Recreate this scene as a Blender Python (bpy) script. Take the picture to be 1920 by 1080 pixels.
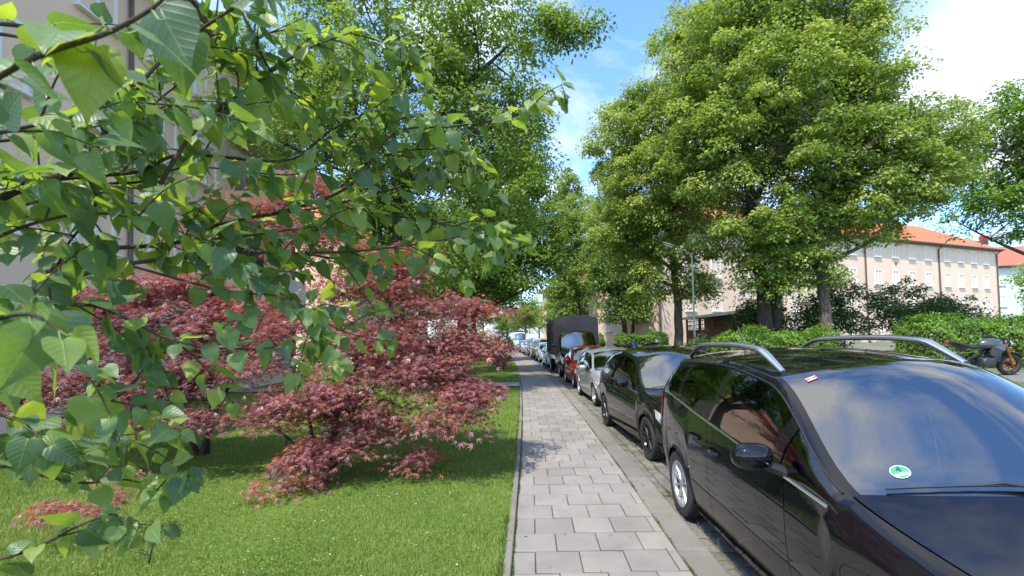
import bpy, bmesh, math, random, bisect
import numpy as np
from mathutils import Vector, Matrix

# ------------------------------------------------------------------ camera, sky, sun, exposure
scene = bpy.context.scene
for o in list(bpy.data.objects):
    bpy.data.objects.remove(o)
COL = scene.collection
F = 880.0 / 1920.0            # focal length in picture widths
PITCH = math.atan(0.033)
ROLL = -0.022
CAM_Z = 1.70
SHIFT = 69.0 / 1920.0
cam_d = bpy.data.cameras.new('camera')
cam_d.sensor_width = 36.0
cam_d.lens = 36.0 * F
cam_d.shift_y = SHIFT
cam_d.clip_start = 0.05
cam_d.clip_end = 3000
cam = bpy.data.objects.new('camera', cam_d)
COL.objects.link(cam)
CAM_M = Matrix.Translation((0, 0, CAM_Z)) @ Matrix.Rotation(math.pi / 2 + PITCH, 4, 'X') @ Matrix.Rotation(ROLL, 4, 'Z')
cam.matrix_world = CAM_M
scene.camera = cam
cam_d.dof.use_dof = True
cam_d.dof.focus_distance = 5.5
cam_d.dof.aperture_fstop = 6.3

SUN_AZ = Vector((-0.56, -0.83)).normalized()
SUN_EL = math.radians(60)
to_sun = Vector((SUN_AZ.x * math.cos(SUN_EL), SUN_AZ.y * math.cos(SUN_EL), math.sin(SUN_EL)))
sun_d = bpy.data.lights.new('sun', 'SUN')
sun_d.energy = 2.25
sun_d.angle = math.radians(0.9)
sun_d.color = (1.0, 0.94, 0.84)
sun = bpy.data.objects.new('sun', sun_d)
sun.rotation_euler = to_sun.to_track_quat('Z', 'Y').to_euler()
COL.objects.link(sun)

world = bpy.data.worlds.new('World')
scene.world = world
world.use_nodes = True
wn, wl = world.node_tree.nodes, world.node_tree.links
wn.clear()
w_out = wn.new('ShaderNodeOutputWorld')
w_bg = wn.new('ShaderNodeBackground')
w_bg.inputs['Strength'].default_value = 0.15
sky = wn.new('ShaderNodeTexSky')
sky.sky_type = 'NISHITA'
sky.sun_disc = False
sky.sun_elevation = SUN_EL
sky.sun_rotation = math.atan2(SUN_AZ.x, SUN_AZ.y)
sky.altitude = 500
sky.air_density = 1.0
sky.dust_density = 0.7
sky.ozone_density = 1.6
# broken cloud layer on a plane above the street, all the way round
tc = wn.new('ShaderNodeTexCoord')
sep = wn.new('ShaderNodeSeparateXYZ')
wl.new(tc.outputs['Generated'], sep.inputs[0])
def wmath(op, a, b=None):
    n = wn.new('ShaderNodeMath'); n.operation = op
    for i, v in enumerate((a, b)):
        if v is None: continue
        if isinstance(v, (int, float)): n.inputs[i].default_value = v
        else: wl.new(v, n.inputs[i])
    return n.outputs[0]
zc = wmath('ADD', wmath('MAXIMUM', sep.outputs['Z'], 0.0), 0.16)
comb = wn.new('ShaderNodeCombineXYZ')
wl.new(wmath('DIVIDE', sep.outputs['X'], zc), comb.inputs[0])
wl.new(wmath('DIVIDE', sep.outputs['Y'], zc), comb.inputs[1])
comb.inputs[2].default_value = 3.1
wmap = wn.new('ShaderNodeMapping')
wmap.inputs['Location'].default_value = (4.5, 3.3, 0.0)
wl.new(comb.outputs[0], wmap.inputs['Vector'])
wnoise = wn.new('ShaderNodeTexNoise')
wnoise.inputs['Scale'].default_value = 1.15
wnoise.inputs['Detail'].default_value = 9
wnoise.inputs['Roughness'].default_value = 0.58
wnoise.inputs['Distortion'].default_value = 0.25
wl.new(wmap.outputs[0], wnoise.inputs['Vector'])
wramp = wn.new('ShaderNodeValToRGB')
wramp.color_ramp.elements[0].position = 0.46
wramp.color_ramp.elements[1].position = 0.63
wl.new(wnoise.outputs['Fac'], wramp.inputs[0])
wmix = wn.new('ShaderNodeMix'); wmix.data_type = 'RGBA'
wl.new(wramp.outputs[0], wmix.inputs['Factor'])
wsat = wn.new('ShaderNodeMix'); wsat.data_type = 'RGBA'; wsat.blend_type = 'MULTIPLY'
wsat.inputs['Factor'].default_value = 1.0
wl.new(sky.outputs[0], wsat.inputs[6])
wsat.inputs[7].default_value = (0.72, 0.94, 1.18, 1)
wl.new(wsat.outputs[2], wmix.inputs[6])
wmix.inputs[7].default_value = (3.4, 3.5, 3.65, 1)
wl.new(wmix.outputs[2], w_bg.inputs['Color'])
wl.new(w_bg.outputs[0], w_out.inputs[0])

scene.view_settings.view_transform = 'Standard'
scene.view_settings.look = 'None'
scene.view_settings.gamma = 1.0
scene.view_settings.exposure = 1.5
scene.render.engine = 'CYCLES'
scene.cycles.max_bounces = 5
scene.cycles.diffuse_bounces = 3
scene.cycles.transparent_max_bounces = 8

random.seed(7)
RNG = np.random.default_rng(7)

# ------------------------------------------------------------------ helpers
def at(px, py, depth):
    """world point that the photograph shows at pixel (px, py), depth metres along the view axis"""
    x = (px - 960) / 880.0
    y = -(py - 540) / 880.0 + SHIFT * 1920 / 880.0
    return CAM_M @ Vector((x * depth, y * depth, -depth))

def pch(pts):
    """monotone cubic through (x, y) points"""
    xs = np.array([p[0] for p in pts], float); ys = np.array([p[1] for p in pts], float)
    h = np.diff(xs); d = np.diff(ys) / h
    m = np.zeros(len(xs))
    if len(xs) > 2:
        for i in range(1, len(xs) - 1):
            if d[i-1] * d[i] > 0:
                w1 = 2*h[i] + h[i-1]; w2 = h[i] + 2*h[i-1]
                m[i] = (w1 + w2) / (w1 / d[i-1] + w2 / d[i])
    m[0] = d[0]; m[-1] = d[-1]
    lx, ly, lh, lm = xs.tolist(), ys.tolist(), h.tolist(), m.tolist()
    def f(x):
        if isinstance(x, float):
            i = min(max(bisect.bisect_left(lx, x) - 1, 0), len(lh) - 1)
            t = min(max((x - lx[i]) / lh[i], 0.0), 1.0); t2 = t*t; t3 = t2*t
            return (2*t3 - 3*t2 + 1)*ly[i] + (t3 - 2*t2 + t)*lh[i]*lm[i] + (-2*t3 + 3*t2)*ly[i+1] + (t3 - t2)*lh[i]*lm[i+1]
        x = np.asarray(x, float)
        i = np.clip(np.searchsorted(xs, x) - 1, 0, len(h) - 1)
        t = np.clip((x - xs[i]) / h[i], 0, 1)
        t2 = t*t; t3 = t2*t
        return (2*t3 - 3*t2 + 1)*ys[i] + (t3 - 2*t2 + t)*h[i]*m[i] + (-2*t3 + 3*t2)*ys[i+1] + (t3 - t2)*h[i]*m[i+1]
    return f

def link(o, parent=None):
    COL.objects.link(o)
    if parent is not None: o.parent = parent
    return o

def tag(o, label, cat, group=None):
    o['label'] = label; o['category'] = cat
    if group: o['group'] = group
    return o

def struct(o):
    o['kind'] = 'structure'; return o

def empty(name, loc=(0, 0, 0), rot=(0, 0, 0)):
    o = bpy.data.objects.new(name, None)
    o.empty_display_size = 0.2
    o.location = loc; o.rotation_euler = rot
    COL.objects.link(o)
    return o

def copy_tree(o, parent=None):
    c = o.copy(); COL.objects.link(c); c.parent = parent
    for ch in list(o.children): copy_tree(ch, c)
    return c

def np_mesh(name, V, faces, k, mat, parent=None, attr=None, smooth=False):
    """mesh from numpy vertices and faces of k corners each; attr = value per face, stored as 'rnd'"""
    V = np.asarray(V, np.float32); faces = np.asarray(faces, np.int32).reshape(-1, k)
    me = bpy.data.meshes.new(name)
    me.vertices.add(len(V)); me.vertices.foreach_set('co', V.ravel())
    me.loops.add(faces.size); me.loops.foreach_set('vertex_index', faces.ravel())
    me.polygons.add(len(faces)); me.polygons.foreach_set('loop_start', np.arange(0, faces.size, k, dtype=np.int32))
    me.update(calc_edges=True)
    if smooth: me.polygons.foreach_set('use_smooth', np.ones(len(faces), bool))
    if attr is not None:
        a = me.attributes.new('rnd', 'FLOAT', 'FACE'); a.data.foreach_set('value', np.asarray(attr, np.float32))
    me.materials.append(mat)
    return link(bpy.data.objects.new(name, me), parent)

class MB:
    """collects shapes, builds ONE mesh object"""
    def __init__(s): s.v = []; s.f = []
    def add(s, V, Fs):
        n = len(s.v); s.v.extend([tuple(p) for p in V]); s.f.extend([tuple(i + n for i in f) for f in Fs]); return s
    def box(s, x0, x1, y0, y1, z0, z1, M=None):
        V = [Vector(p) for p in ((x0,y0,z0),(x1,y0,z0),(x1,y1,z0),(x0,y1,z0),(x0,y0,z1),(x1,y0,z1),(x1,y1,z1),(x0,y1,z1))]
        if M is not None: V = [M @ p for p in V]
        return s.add(V, [(0,3,2,1),(4,5,6,7),(0,1,5,4),(1,2,6,5),(2,3,7,6),(3,0,4,7)])
    def tube(s, pts, rad, n=6, cap=True, flat=1.0):
        P = [Vector(p) for p in pts]; k = len(P)
        R = rad if hasattr(rad, '__len__') else [rad] * k
        V = []; Fs = []
        up = Vector((0, 0, 1))
        prev = None
        for i in range(k):
            d = (P[min(i+1, k-1)] - P[max(i-1, 0)])
            if d.length < 1e-9: d = Vector((0, 0, 1))
            d.normalize()
            a = prev if prev is not None else (up if abs(d.z) < 0.95 else Vector((1, 0, 0)))
            a = a - d * a.dot(d)
            if a.length < 1e-6: a = d.orthogonal()
            a.normalize(); b = d.cross(a); prev = a
            for j in range(n):
                t = 2*math.pi*j/n
                V.append(P[i] + a*math.cos(t)*R[i]*flat + b*math.sin(t)*R[i])
        for i in range(k-1):
            for j in range(n):
                j2 = (j+1) % n
                Fs.append((i*n+j, i*n+j2, (i+1)*n+j2, (i+1)*n+j))
        if cap:
            Fs.append(tuple(range(n-1, -1, -1))); Fs.append(tuple((k-1)*n + j for j in range(n)))
        return s.add(V, Fs)
    def lathe(s, prof, n, M=None, closed=False):
        """prof: (r, h) pairs, spun round local Z"""
        V = []; Fs = []; k = len(prof)
        for (r, h) in prof:
            for j in range(n):
                t = 2*math.pi*j/n
                p = Vector((r*math.cos(t), r*math.sin(t), h)); V.append(M @ p if M is not None else p)
        m = k if closed else k-1
        for i in range(m):
            i2 = (i+1) % k
            for j in range(n):
                j2 = (j+1) % n
                Fs.append((i*n+j, i*n+j2, i2*n+j2, i2*n+j))
        return s.add(V, Fs)
    def ball(s, c, rx, ry, rz, nu=12, nv=8, M=None):
        V = []; Fs = []
        for i in range(nv+1):
            ph = math.pi*i/nv
            for j in range(nu):
                t = 2*math.pi*j/nu
                p = Vector((c[0]+rx*math.sin(ph)*math.cos(t), c[1]+ry*math.sin(ph)*math.sin(t), c[2]+rz*math.cos(ph)))
                V.append(M @ p if M is not None else p)
        for i in range(nv):
            for j in range(nu):
                j2 = (j+1) % nu
                Fs.append((i*nu+j, (i+1)*nu+j, (i+1)*nu+j2, i*nu+j2))
        return s.add(V, Fs)
    def prism(s, poly, y0, y1, M=None):
        """poly: (x, z) outline extruded along y"""
        n = len(poly)
        V = [Vector((p[0], y0, p[1])) for p in poly] + [Vector((p[0], y1, p[1])) for p in poly]
        if M is not None: V = [M @ p for p in V]
        Fs = [tuple(range(n)), tuple(range(2*n-1, n-1, -1))] + [(i, i+n, (i+1) % n + n, (i+1) % n) for i in range(n)]
        return s.add(V, Fs)
    def build(s, name, mat, parent=None, smooth=False, bevel=0.0, angle=35):
        me = bpy.data.meshes.new(name)
        me.from_pydata([tuple(p) for p in s.v], [], s.f)
        bm = bmesh.new(); bm.from_mesh(me)
        bmesh.ops.remove_doubles(bm, verts=bm.verts, dist=1e-5)
        bmesh.ops.recalc_face_normals(bm, faces=bm.faces)
        if bevel > 0:
            es = [e for e in bm.edges if len(e.link_faces) == 2 and e.calc_face_angle(0) > math.radians(30)]
            bmesh.ops.bevel(bm, geom=es, offset=bevel, segments=2, profile=0.6, affect='EDGES', clamp_overlap=True)
        if smooth:
            for f in bm.faces: f.smooth = True
            for e in bm.edges:
                if len(e.link_faces) == 2 and e.calc_face_angle(0) > math.radians(angle): e.smooth = False
        bm.to_mesh(me); bm.free()
        me.materials.append(mat)
        return link(bpy.data.objects.new(name, me), parent)

# ------------------------------------------------------------------ materials
class NT:
    def __init__(s, name):
        s.m = bpy.data.materials.new(name); s.m.use_nodes = True
        s.n = s.m.node_tree.nodes; s.l = s.m.node_tree.links
        s.b = s.n['Principled BSDF']; s.out = s.n['Material Output']
    def new(s, t, **kw):
        n = s.n.new(t)
        for k, v in kw.items(): setattr(n, k, v)
        return n
    def noise(s, scale, detail=4, rough=0.55, coord='Object', vec=None, stretch=None):
        n = s.new('ShaderNodeTexNoise')
        n.inputs['Scale'].default_value = scale; n.inputs['Detail'].default_value = detail; n.inputs['Roughness'].default_value = rough
        if vec is None:
            c = s.new('ShaderNodeTexCoord'); vec = c.outputs[coord]
        if stretch:
            mp = s.new('ShaderNodeMapping'); mp.inputs['Scale'].default_value = stretch
            s.l.new(vec, mp.inputs['Vector']); vec = mp.outputs[0]
        s.l.new(vec, n.inputs['Vector'])
        return n.outputs['Fac']
    def ramp(s, fac, stops):
        r = s.new('ShaderNodeValToRGB'); e = r.color_ramp.elements
        while len(e) < len(stops): e.new(0.5)
        for i, (p, c) in enumerate(stops):
            e[i].position = p; e[i].color = (*c, 1) if len(c) == 3 else c
        s.l.new(fac, r.inputs[0]); return r.outputs[0]
    def mix(s, fac, a, b, mode='MIX'):
        m = s.new('ShaderNodeMix', data_type='RGBA', blend_type=mode)
        for i, v in ((0, fac), (6, a), (7, b)):
            if isinstance(v, (int, float)): m.inputs[i].default_value = v
            elif isinstance(v, tuple): m.inputs[i].default_value = (*v, 1) if len(v) == 3 else v
            else: s.l.new(v, m.inputs[i])
        return m.outputs[2]
    def bump(s, h, strength=0.3, dist=0.01):
        b = s.new('ShaderNodeBump'); b.inputs['Strength'].default_value = strength; b.inputs['Distance'].default_value = dist
        s.l.new(h, b.inputs['Height']); s.l.new(b.outputs[0], s.b.inputs['Normal'])
    def set(s, **kw):
        for k, v in kw.items():
            key = {'base': 'Base Color', 'rough': 'Roughness', 'metal': 'Metallic', 'spec': 'Specular IOR Level',
                   'coat': 'Coat Weight', 'coat_rough': 'Coat Roughness'}[k]
            if isinstance(v, (int, float)): s.b.inputs[key].default_value = v
            elif isinstance(v, tuple): s.b.inputs[key].default_value = (*v, 1)
            else: s.l.new(v, s.b.inputs[key])
        return s

def plain(name, base, rough=0.5, metal=0.0, spec=0.5, vary=0.12, scale=6.0, bump=0.0, bscale=60.0):
    t = NT(name)
    f = t.noise(scale, 5)
    a = tuple(max(0, c*(1-vary)) for c in base); b = tuple(min(1, c*(1+vary)) for c in base)
    t.set(base=t.ramp(f, [(0.3, a), (0.7, b)]), rough=rough, metal=metal, spec=spec)
    if bump > 0: t.bump(t.noise(bscale, 4), bump, 0.01)
    return t.m

def leaf_mat(name, dark, mid, light, trans=0.32, rough=0.5, spec=0.35, tboost=(1.5, 1.45, 0.7)):
    t = NT(name)
    a = t.new('ShaderNodeAttribute', attribute_name='rnd')
    c = t.ramp(a.outputs['Fac'], [(0.0, dark), (0.5, mid), (1.0, light)])
    t.set(base=c, rough=rough, spec=spec)
    tr = t.new('ShaderNodeBsdfTranslucent')
    t.l.new(t.mix(1.0, c, tboost, 'MULTIPLY'), tr.inputs['Color'])
    mx = t.new('ShaderNodeMixShader'); mx.inputs[0].default_value = trans
    t.l.new(t.b.outputs[0], mx.inputs[1]); t.l.new(tr.outputs[0], mx.inputs[2]); t.l.new(mx.outputs[0], t.out.inputs['Surface'])
    return t.m

def bark_mat(name, a, b):
    t = NT(name)
    f = t.noise(5, 6, 0.65, stretch=(3, 3, 0.6))
    t.set(base=t.ramp(f, [(0.3, a), (0.7, b)]), rough=0.9, spec=0.2)
    t.bump(t.noise(14, 6, 0.7, stretch=(3, 3, 0.5)), 0.9, 0.04)
    return t.m

def paint(name, base, metal=0.0, rough=0.28, flake=False):
    t = NT(name); t.b.inputs['Specular IOR Level'].default_value = 0.0 if metal == 0 else 0.3
    f = t.noise(3, 3)
    t.set(base=t.ramp(f, [(0.3, tuple(c*0.94 for c in base)), (0.7, tuple(min(1, c*1.06) for c in base))]), metal=metal, rough=rough, coat=1.0)
    # thin film of dust, uneven
    d = t.noise(9, 6, 0.7)
    t.l.new(t.ramp(d, [(0.35, (0.008,)*3), (0.8, (0.03,)*3)]), t.b.inputs['Coat Roughness'])
    return t.m

def glass_mat(name, tint, refl=1.0, ior=1.5):
    """thin pane: clear tinted sheet with the mirror reflection of glass"""
    t = NT(name)
    tr = t.new('ShaderNodeBsdfTransparent'); tr.inputs['Color'].default_value = (*tint, 1)
    gl = t.new('ShaderNodeBsdfGlossy'); gl.inputs['Roughness'].default_value = 0.015
    gl.inputs['Color'].default_value = (refl, refl, refl, 1)
    fr = t.new('ShaderNodeFresnel'); fr.inputs['IOR'].default_value = ior
    mx = t.new('ShaderNodeMixShader')
    t.l.new(fr.outputs[0], mx.inputs[0]); t.l.new(tr.outputs[0], mx.inputs[1]); t.l.new(gl.outputs[0], mx.inputs[2])
    t.l.new(mx.outputs[0], t.out.inputs['Surface'])
    return t.m

M = {}
M['bark_dark'] = bark_mat('bark_dark', (0.035, 0.027, 0.02), (0.11, 0.09, 0.07))
M['bark_grey'] = bark_mat('bark_grey', (0.07, 0.055, 0.042), (0.19, 0.155, 0.12))
M['bark_lilac'] = bark_mat('bark_lilac', (0.06, 0.045, 0.03), (0.17, 0.13, 0.09))
M['bark_maple'] = bark_mat('bark_maple', (0.03, 0.02, 0.018), (0.09, 0.06, 0.05))
M['leaf_linden'] = leaf_mat('leaf_linden', (0.11, 0.19, 0.038), (0.235, 0.325, 0.066), (0.46, 0.50, 0.145), 0.42)
M['leaf_linden_far'] = leaf_mat('leaf_linden_far', (0.11, 0.19, 0.045), (0.21, 0.31, 0.075), (0.35, 0.43, 0.13), 0.42)
M['leaf_walnut'] = leaf_mat('leaf_walnut', (0.08, 0.155, 0.026), (0.165, 0.265, 0.045), (0.32, 0.40, 0.09), 0.44)
M['leaf_pale'] = leaf_mat('leaf_pale', (0.10, 0.17, 0.03), (0.19, 0.28, 0.05), (0.3, 0.37, 0.09), 0.4)
M['leaf_dark'] = leaf_mat('leaf_dark', (0.03, 0.07, 0.02), (0.065, 0.125, 0.035), (0.12, 0.19, 0.06), 0.3)
M['leaf_hedge'] = leaf_mat('leaf_hedge', (0.06, 0.14, 0.015), (0.13, 0.25, 0.025), (0.24, 0.38, 0.05), 0.3)
M['leaf_juniper'] = leaf_mat('leaf_juniper', (0.035, 0.07, 0.02), (0.07, 0.12, 0.04), (0.11, 0.17, 0.06), 0.2)
M['leaf_lilac'] = None
M['leaf_maple'] = leaf_mat('leaf_maple', (0.13, 0.075, 0.06), (0.31, 0.15, 0.16), (0.50, 0.18, 0.09), 0.40, 0.42, 0.5, (1.55, 0.85, 0.6))
M['glass_car'] = glass_mat('glass_car', (0.26, 0.36, 0.34), 1.0, 1.9)
M['glass_shield'] = glass_mat('glass_shield', (0.40, 0.47, 0.48), 1.0, 3.0)
M['glass_dark'] = glass_mat('glass_dark', (0.06, 0.07, 0.07), 0.95, 1.75)
M['glass_house'] = plain('glass_house', (0.035, 0.042, 0.05), 0.12, spec=0.25, vary=0.5, scale=0.8)
M['black_plastic'] = plain('black_plastic', (0.015, 0.015, 0.016), 0.55, bump=0.1, bscale=300)
M['rubber'] = plain('rubber', (0.028, 0.028, 0.027), 0.85, vary=0.3, scale=25, bump=0.3, bscale=90)
M['chrome'] = plain('chrome', (0.75, 0.75, 0.76), 0.14, 1.0, vary=0.05)
M['satin_alu'] = plain('satin_alu', (0.62, 0.63, 0.65), 0.3, 1.0, vary=0.06)
M['rim_silver'] = plain('rim_silver', (0.5, 0.5, 0.5), 0.35, 0.8, vary=0.15, scale=12)
M['rim_black'] = plain('rim_black', (0.02, 0.02, 0.022), 0.25, 0.3)
M['interior'] = plain('interior', (0.03, 0.032, 0.036), 0.75, vary=0.3, scale=10, bump=0.2, bscale=200)
M['seat_cloth'] = plain('seat_cloth', (0.035, 0.036, 0.042), 0.9, vary=0.25, scale=20, bump=0.3, bscale=250)
M['lamp_clear'] = plain('lamp_clear', (0.74, 0.75, 0.77), 0.10, 0.45, vary=0.3, scale=14, bump=0.4, bscale=22)
M['lamp_red'] = plain('lamp_red', (0.5, 0.012, 0.01), 0.12, 0.0, vary=0.25, scale=20)
M['lamp_orange'] = plain('lamp_orange', (0.75, 0.2, 0.02), 0.15)
M['white_paint'] = plain('white_paint', (0.78, 0.78, 0.76), 0.45, vary=0.05)
# ------------------------------------------------------------------ the ground
_xl = pch([(-40, -1.6), (0, -0.19), (3.5, -0.04), (7.5, 0.11), (14, 0.25), (24, 0.34), (35, 0.15), (43, -0.12), (55, -0.68), (70, -1.8), (85, -3.9), (110, -9.0), (160, -24.0)])
def xl(y): return _xl(np.asarray(y, float))
def rise(y): return np.clip(np.asarray(y, float) - 25, 0, 95) * 0.008
PAVE_W, KERB_W = 1.30, 0.26
def kerb_x(y): return xl(y) + PAVE_W + KERB_W
_cross = pch([(0, -0.09), (0.3, -0.088), (2.8, 0.0), (5.6, 0.0), (8.0, 0.0)])
def road_z(x, y): return float(_cross(np.clip(x - kerb_x(y), 0, 8))) + float(rise(y))
_verge = pch([(5.6, 0.12), (6.2, 0.34), (8.0, 0.46), (11.0, 0.52), (30, 0.6), (200, 0.6)])
def verge_z(x, y): return float(_verge(np.clip(x - kerb_x(y), 5.6, 200))) + float(rise(y))

def strip(name, ys, offs, zf, mat, parent=None, abs_left=None):
    """sheet along the street; offs measured from the left pavement edge (abs_left: fixed x for the first column)"""
    V = []; nx = len(offs)
    for y in ys:
        x0 = float(xl(y))
        for o in offs:
            V.append((x0 + o, y, zf(o, y) + float(rise(y))))
    Fs = [(j*nx+i, j*nx+i+1, (j+1)*nx+i+1, (j+1)*nx+i) for j in range(len(ys)-1) for i in range(nx-1)]
    m = MB(); m.v = V; m.f = Fs
    return m.build(name, mat, parent, smooth=True, angle=60)

t = NT('grass_soil')
f1 = t.noise(0.7, 5); f2 = t.noise(22, 6, 0.7)
c = t.mix(t.ramp(f2, [(0.35, (0,)*3), (0.7, (1,)*3)]), t.ramp(f1, [(0.35, (0.055, 0.115, 0.016)), (0.65, (0.1, 0.165, 0.024)) ]), (0.17, 0.23, 0.04))
t.set(base=c, rough=0.9, spec=0.15); t.bump(f2, 0.8, 0.03)
M['lawn'] = t.m
t = NT('verge_gravel')
f2 = t.noise(35, 6, 0.75); f1 = t.noise(0.5, 4)
c = t.mix(t.ramp(f1, [(0.45, (0,)*3), (0.6, (1,)*3)]), t.ramp(f2, [(0.3, (0.1, 0.09, 0.075)), (0.7, (0.27, 0.25, 0.21))]), (0.07, 0.13, 0.025))
t.set(base=c, rough=0.95); t.bump(f2, 0.6, 0.03)
M['gravel'] = t.m
t = NT('asphalt')
f2 = t.noise(90, 5, 0.8); f1 = t.noise(0.8, 4)
c = t.mix(0.5, t.ramp(f2, [(0.3, (0.03,)*3), (0.7, (0.085, 0.082, 0.078))]), t.ramp(f1, [(0.3, (0.04, 0.04, 0.04)), (0.7, (0.075, 0.073, 0.068))]))
t.set(base=c, rough=0.9); t.bump(f2, 0.5, 0.01)
M['asphalt'] = t.m
t = NT('joint_soil')
f2 = t.noise(18, 6, 0.7); f1 = t.noise(1.6, 4)
c = t.mix(t.ramp(f1, [(0.42, (0,)*3), (0.6, (1,)*3)]), t.ramp(f2, [(0.3, (0.04, 0.034, 0.026)), (0.7, (0.12, 0.1, 0.08))]), t.ramp(f2, [(0.3, (0.05, 0.075, 0.015)), (0.7, (0.12, 0.15, 0.03))]))
t.set(base=c, rough=0.95); t.bump(f2, 0.7, 0.02)
M['joint'] = t.m
def stone_mat(name, lo, hi, speck=260, blot=(0.75, 1.05)):
    t = NT(name)
    oi = t.new('ShaderNodeObjectInfo')
    fine = t.noise(speck, 3, 0.8, coord='Object'); 
    geo = t.new('ShaderNodeNewGeometry')
    big = t.noise(1.7, 6, 0.65, vec=geo.outputs['Position'])
    c = t.ramp(fine, [(0.32, lo), (0.68, hi)])
    c = t.mix(1.0, c, t.ramp(big, [(0.3, (blot[0],)*3), (0.7, (blot[1],)*3)]), 'MULTIPLY')
    c = t.mix(1.0, c, t.ramp(oi.outputs['Random'], [(0.0, (0.86, 0.85, 0.84)), (1.0, (1.08, 1.07, 1.05))]), 'MULTIPLY')
    # dark spots of old chewing gum and lichen
    sp = t.noise(13, 2, 0.4, vec=geo.outputs['Position'])
    c = t.mix(t.ramp(sp, [(0.70, (0,)*3), (0.75, (0.5,)*3)]), c, (0.10, 0.09, 0.075))
    t.set(base=c, rough=0.88, spec=0.25); t.bump(fine, 0.35, 0.004)
    return t.m
M['slab'] = stone_mat('slab_concrete', (0.18, 0.163, 0.142), (0.39, 0.358, 0.318))
M['kerb'] = stone_mat('kerb_granite', (0.13, 0.118, 0.10), (0.31, 0.285, 0.25), 200)
M['cobble'] = stone_mat('cobble_granite', (0.11, 0.1, 0.09), (0.29, 0.265, 0.235), 120, (0.6, 1.1))

YS = [-8, -4, 0, 2, 4, 6, 8, 10, 12, 14, 16, 18, 20, 22, 24, 27, 30, 33, 36, 39, 42, 45, 48, 52, 56, 60, 65, 70, 75, 80, 86, 92, 100, 110, 125, 140, 160]
# wide sheet to the horizon
gx = [-1500, -300, -80, -30, 0, 30, 80, 300, 1500]; gy = [-300, -40, 0, 25, 60, 120, 300, 900, 2500]
m = MB(); m.v = [(x, y, -0.32 + float(rise(y))) for y in gy for x in gx]
m.f = [(j*9+i, j*9+i+1, (j+1)*9+i+1, (j+1)*9+i) for j in range(8) for i in range(8)]
struct(m.build('ground', M['lawn']))
# lawn to the left, slightly uneven
def lawn_z(o, y): return 0.012 + 0.03*math.sin(o*1.1 + y*0.31)*min(1, max(0, (-o-0.3)/2)) + 0.02*math.sin(y*0.8+o*0.4)*min(1, max(0, (-o-0.3)/2))
lawn = struct(strip('lawn', YS, [-60, -40, -25, -16, -12, -10, -8, -6.5, -5, -4, -3, -2, -1, -0.4, -0.06], lawn_z, M['lawn']))
# pavement bed; slabs, edging and kerb stones lie on and beside it
pave = struct(strip('pavement', YS, [-0.075, 0.0, 0.65, PAVE_W + 0.01], lambda o, y: -0.012, M['joint']))
road = struct(strip('road', YS, [PAVE_W + KERB_W - 0.02 + d for d in (0, 0.3, 1, 2, 3, 4.5, 5.5, 5.64)], lambda o, y: float(_cross(max(0, min(8, o - PAVE_W - KERB_W)))), M['asphalt']))
verge = struct(strip('verge', YS, [PAVE_W + KERB_W + d for d in (5.6, 5.62, 5.9, 6.3, 7, 8, 9.5, 11, 14, 20, 30, 60, 90)], lambda o, y: float(_verge(max(5.6, o - PAVE_W - KERB_W))), M['gravel']))

# path across the lawn
m = MB(); n = 14
for i in range(n + 1):
    o = -11.5 + (11.5 - 0.07)*i/n
    for y in (16.9, 17.75, 18.6): m.v.append((float(xl(y)) + o, y + 0.02*math.sin(i*1.7), 0.052 + 0.008*math.sin(y*9)))
m.f = [(i*3+j, (i+1)*3+j, (i+1)*3+j+1, i*3+j+1) for i in range(n) for j in range(2)]
struct(m.build('path', plain('path_gravel', (0.27, 0.27, 0.27), 0.95, vary=0.2, scale=30, bump=0.5, bscale=120)))

def slab_mesh(w, l, h=0.05, e=0.006):
    m = MB()
    x, y = w/2, l/2
    m.v = [(-x,-y,-h),(x,-y,-h),(x,y,-h),(-x,y,-h),(-x,-y,-e),(x,-y,-e),(x,y,-e),(-x,y,-e),(-x+e,-y+e,0),(x-e,-y+e,0),(x-e,y-e,0),(-x+e,y-e,0)]
    m.f = [(0,1,5,4),(1,2,6,5),(2,3,7,6),(3,0,4,7),(4,5,9,8),(5,6,10,9),(6,7,11,10),(7,4,8,11),(8,9,10,11)]
    return m
def piece_cache(prefix, mat, thick, edge):
    cache = {}
    def get(w, l):
        k = (round(w, 3), round(l, 3))
        if k not in cache:
            mm = slab_mesh(k[0], k[1], thick, edge)
            me = bpy.data.meshes.new(prefix); me.from_pydata(mm.v, [], mm.f); me.materials.append(mat); cache[k] = me
        return cache[k]
    return get
getslab = piece_cache('slab', M['slab'], 0.05, 0.004)
random.seed(11)
ROW = 0.35; GAP = 0.012
far_slabs = MB(); count = 0; y = 1.9; r = 0
while y < 74:
    a = math.atan2(float(xl(y+0.3) - xl(y-0.3)), 0.6)
    widths = [0.175] + [ROW]*3 + [PAVE_W - 0.175 - 3*ROW] if r % 2 else [ROW]*3 + [PAVE_W - 3*ROW]
    x = 0.0
    for w in widths:
        p = (float(xl(y)) + x + w/2, y, 0.001 + float(rise(y)) + random.uniform(-0.003, 0.003))
        rot = (random.gauss(0, 0.004), random.gauss(0, 0.004), -a + random.gauss(0, 0.003))
        if count < 300 and y > 2.6:
            o = bpy.data.objects.new('slab', getslab(w - .009, ROW - .017)); o.location = p; o.rotation_euler = rot
            link(o, pave); count += 1
        else:
            mm = slab_mesh(w - GAP, ROW - GAP, 0.03, 0.004)
            MM = Matrix.Translation(p) @ Matrix.Rotation(-a, 4, 'Z')
            far_slabs.add([MM @ Vector(v) for v in mm.v], mm.f)
        x += w
    y += ROW; r += 1
o = far_slabs.build('slab_field', M['slab'], pave); o['kind'] = 'stuff'
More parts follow.
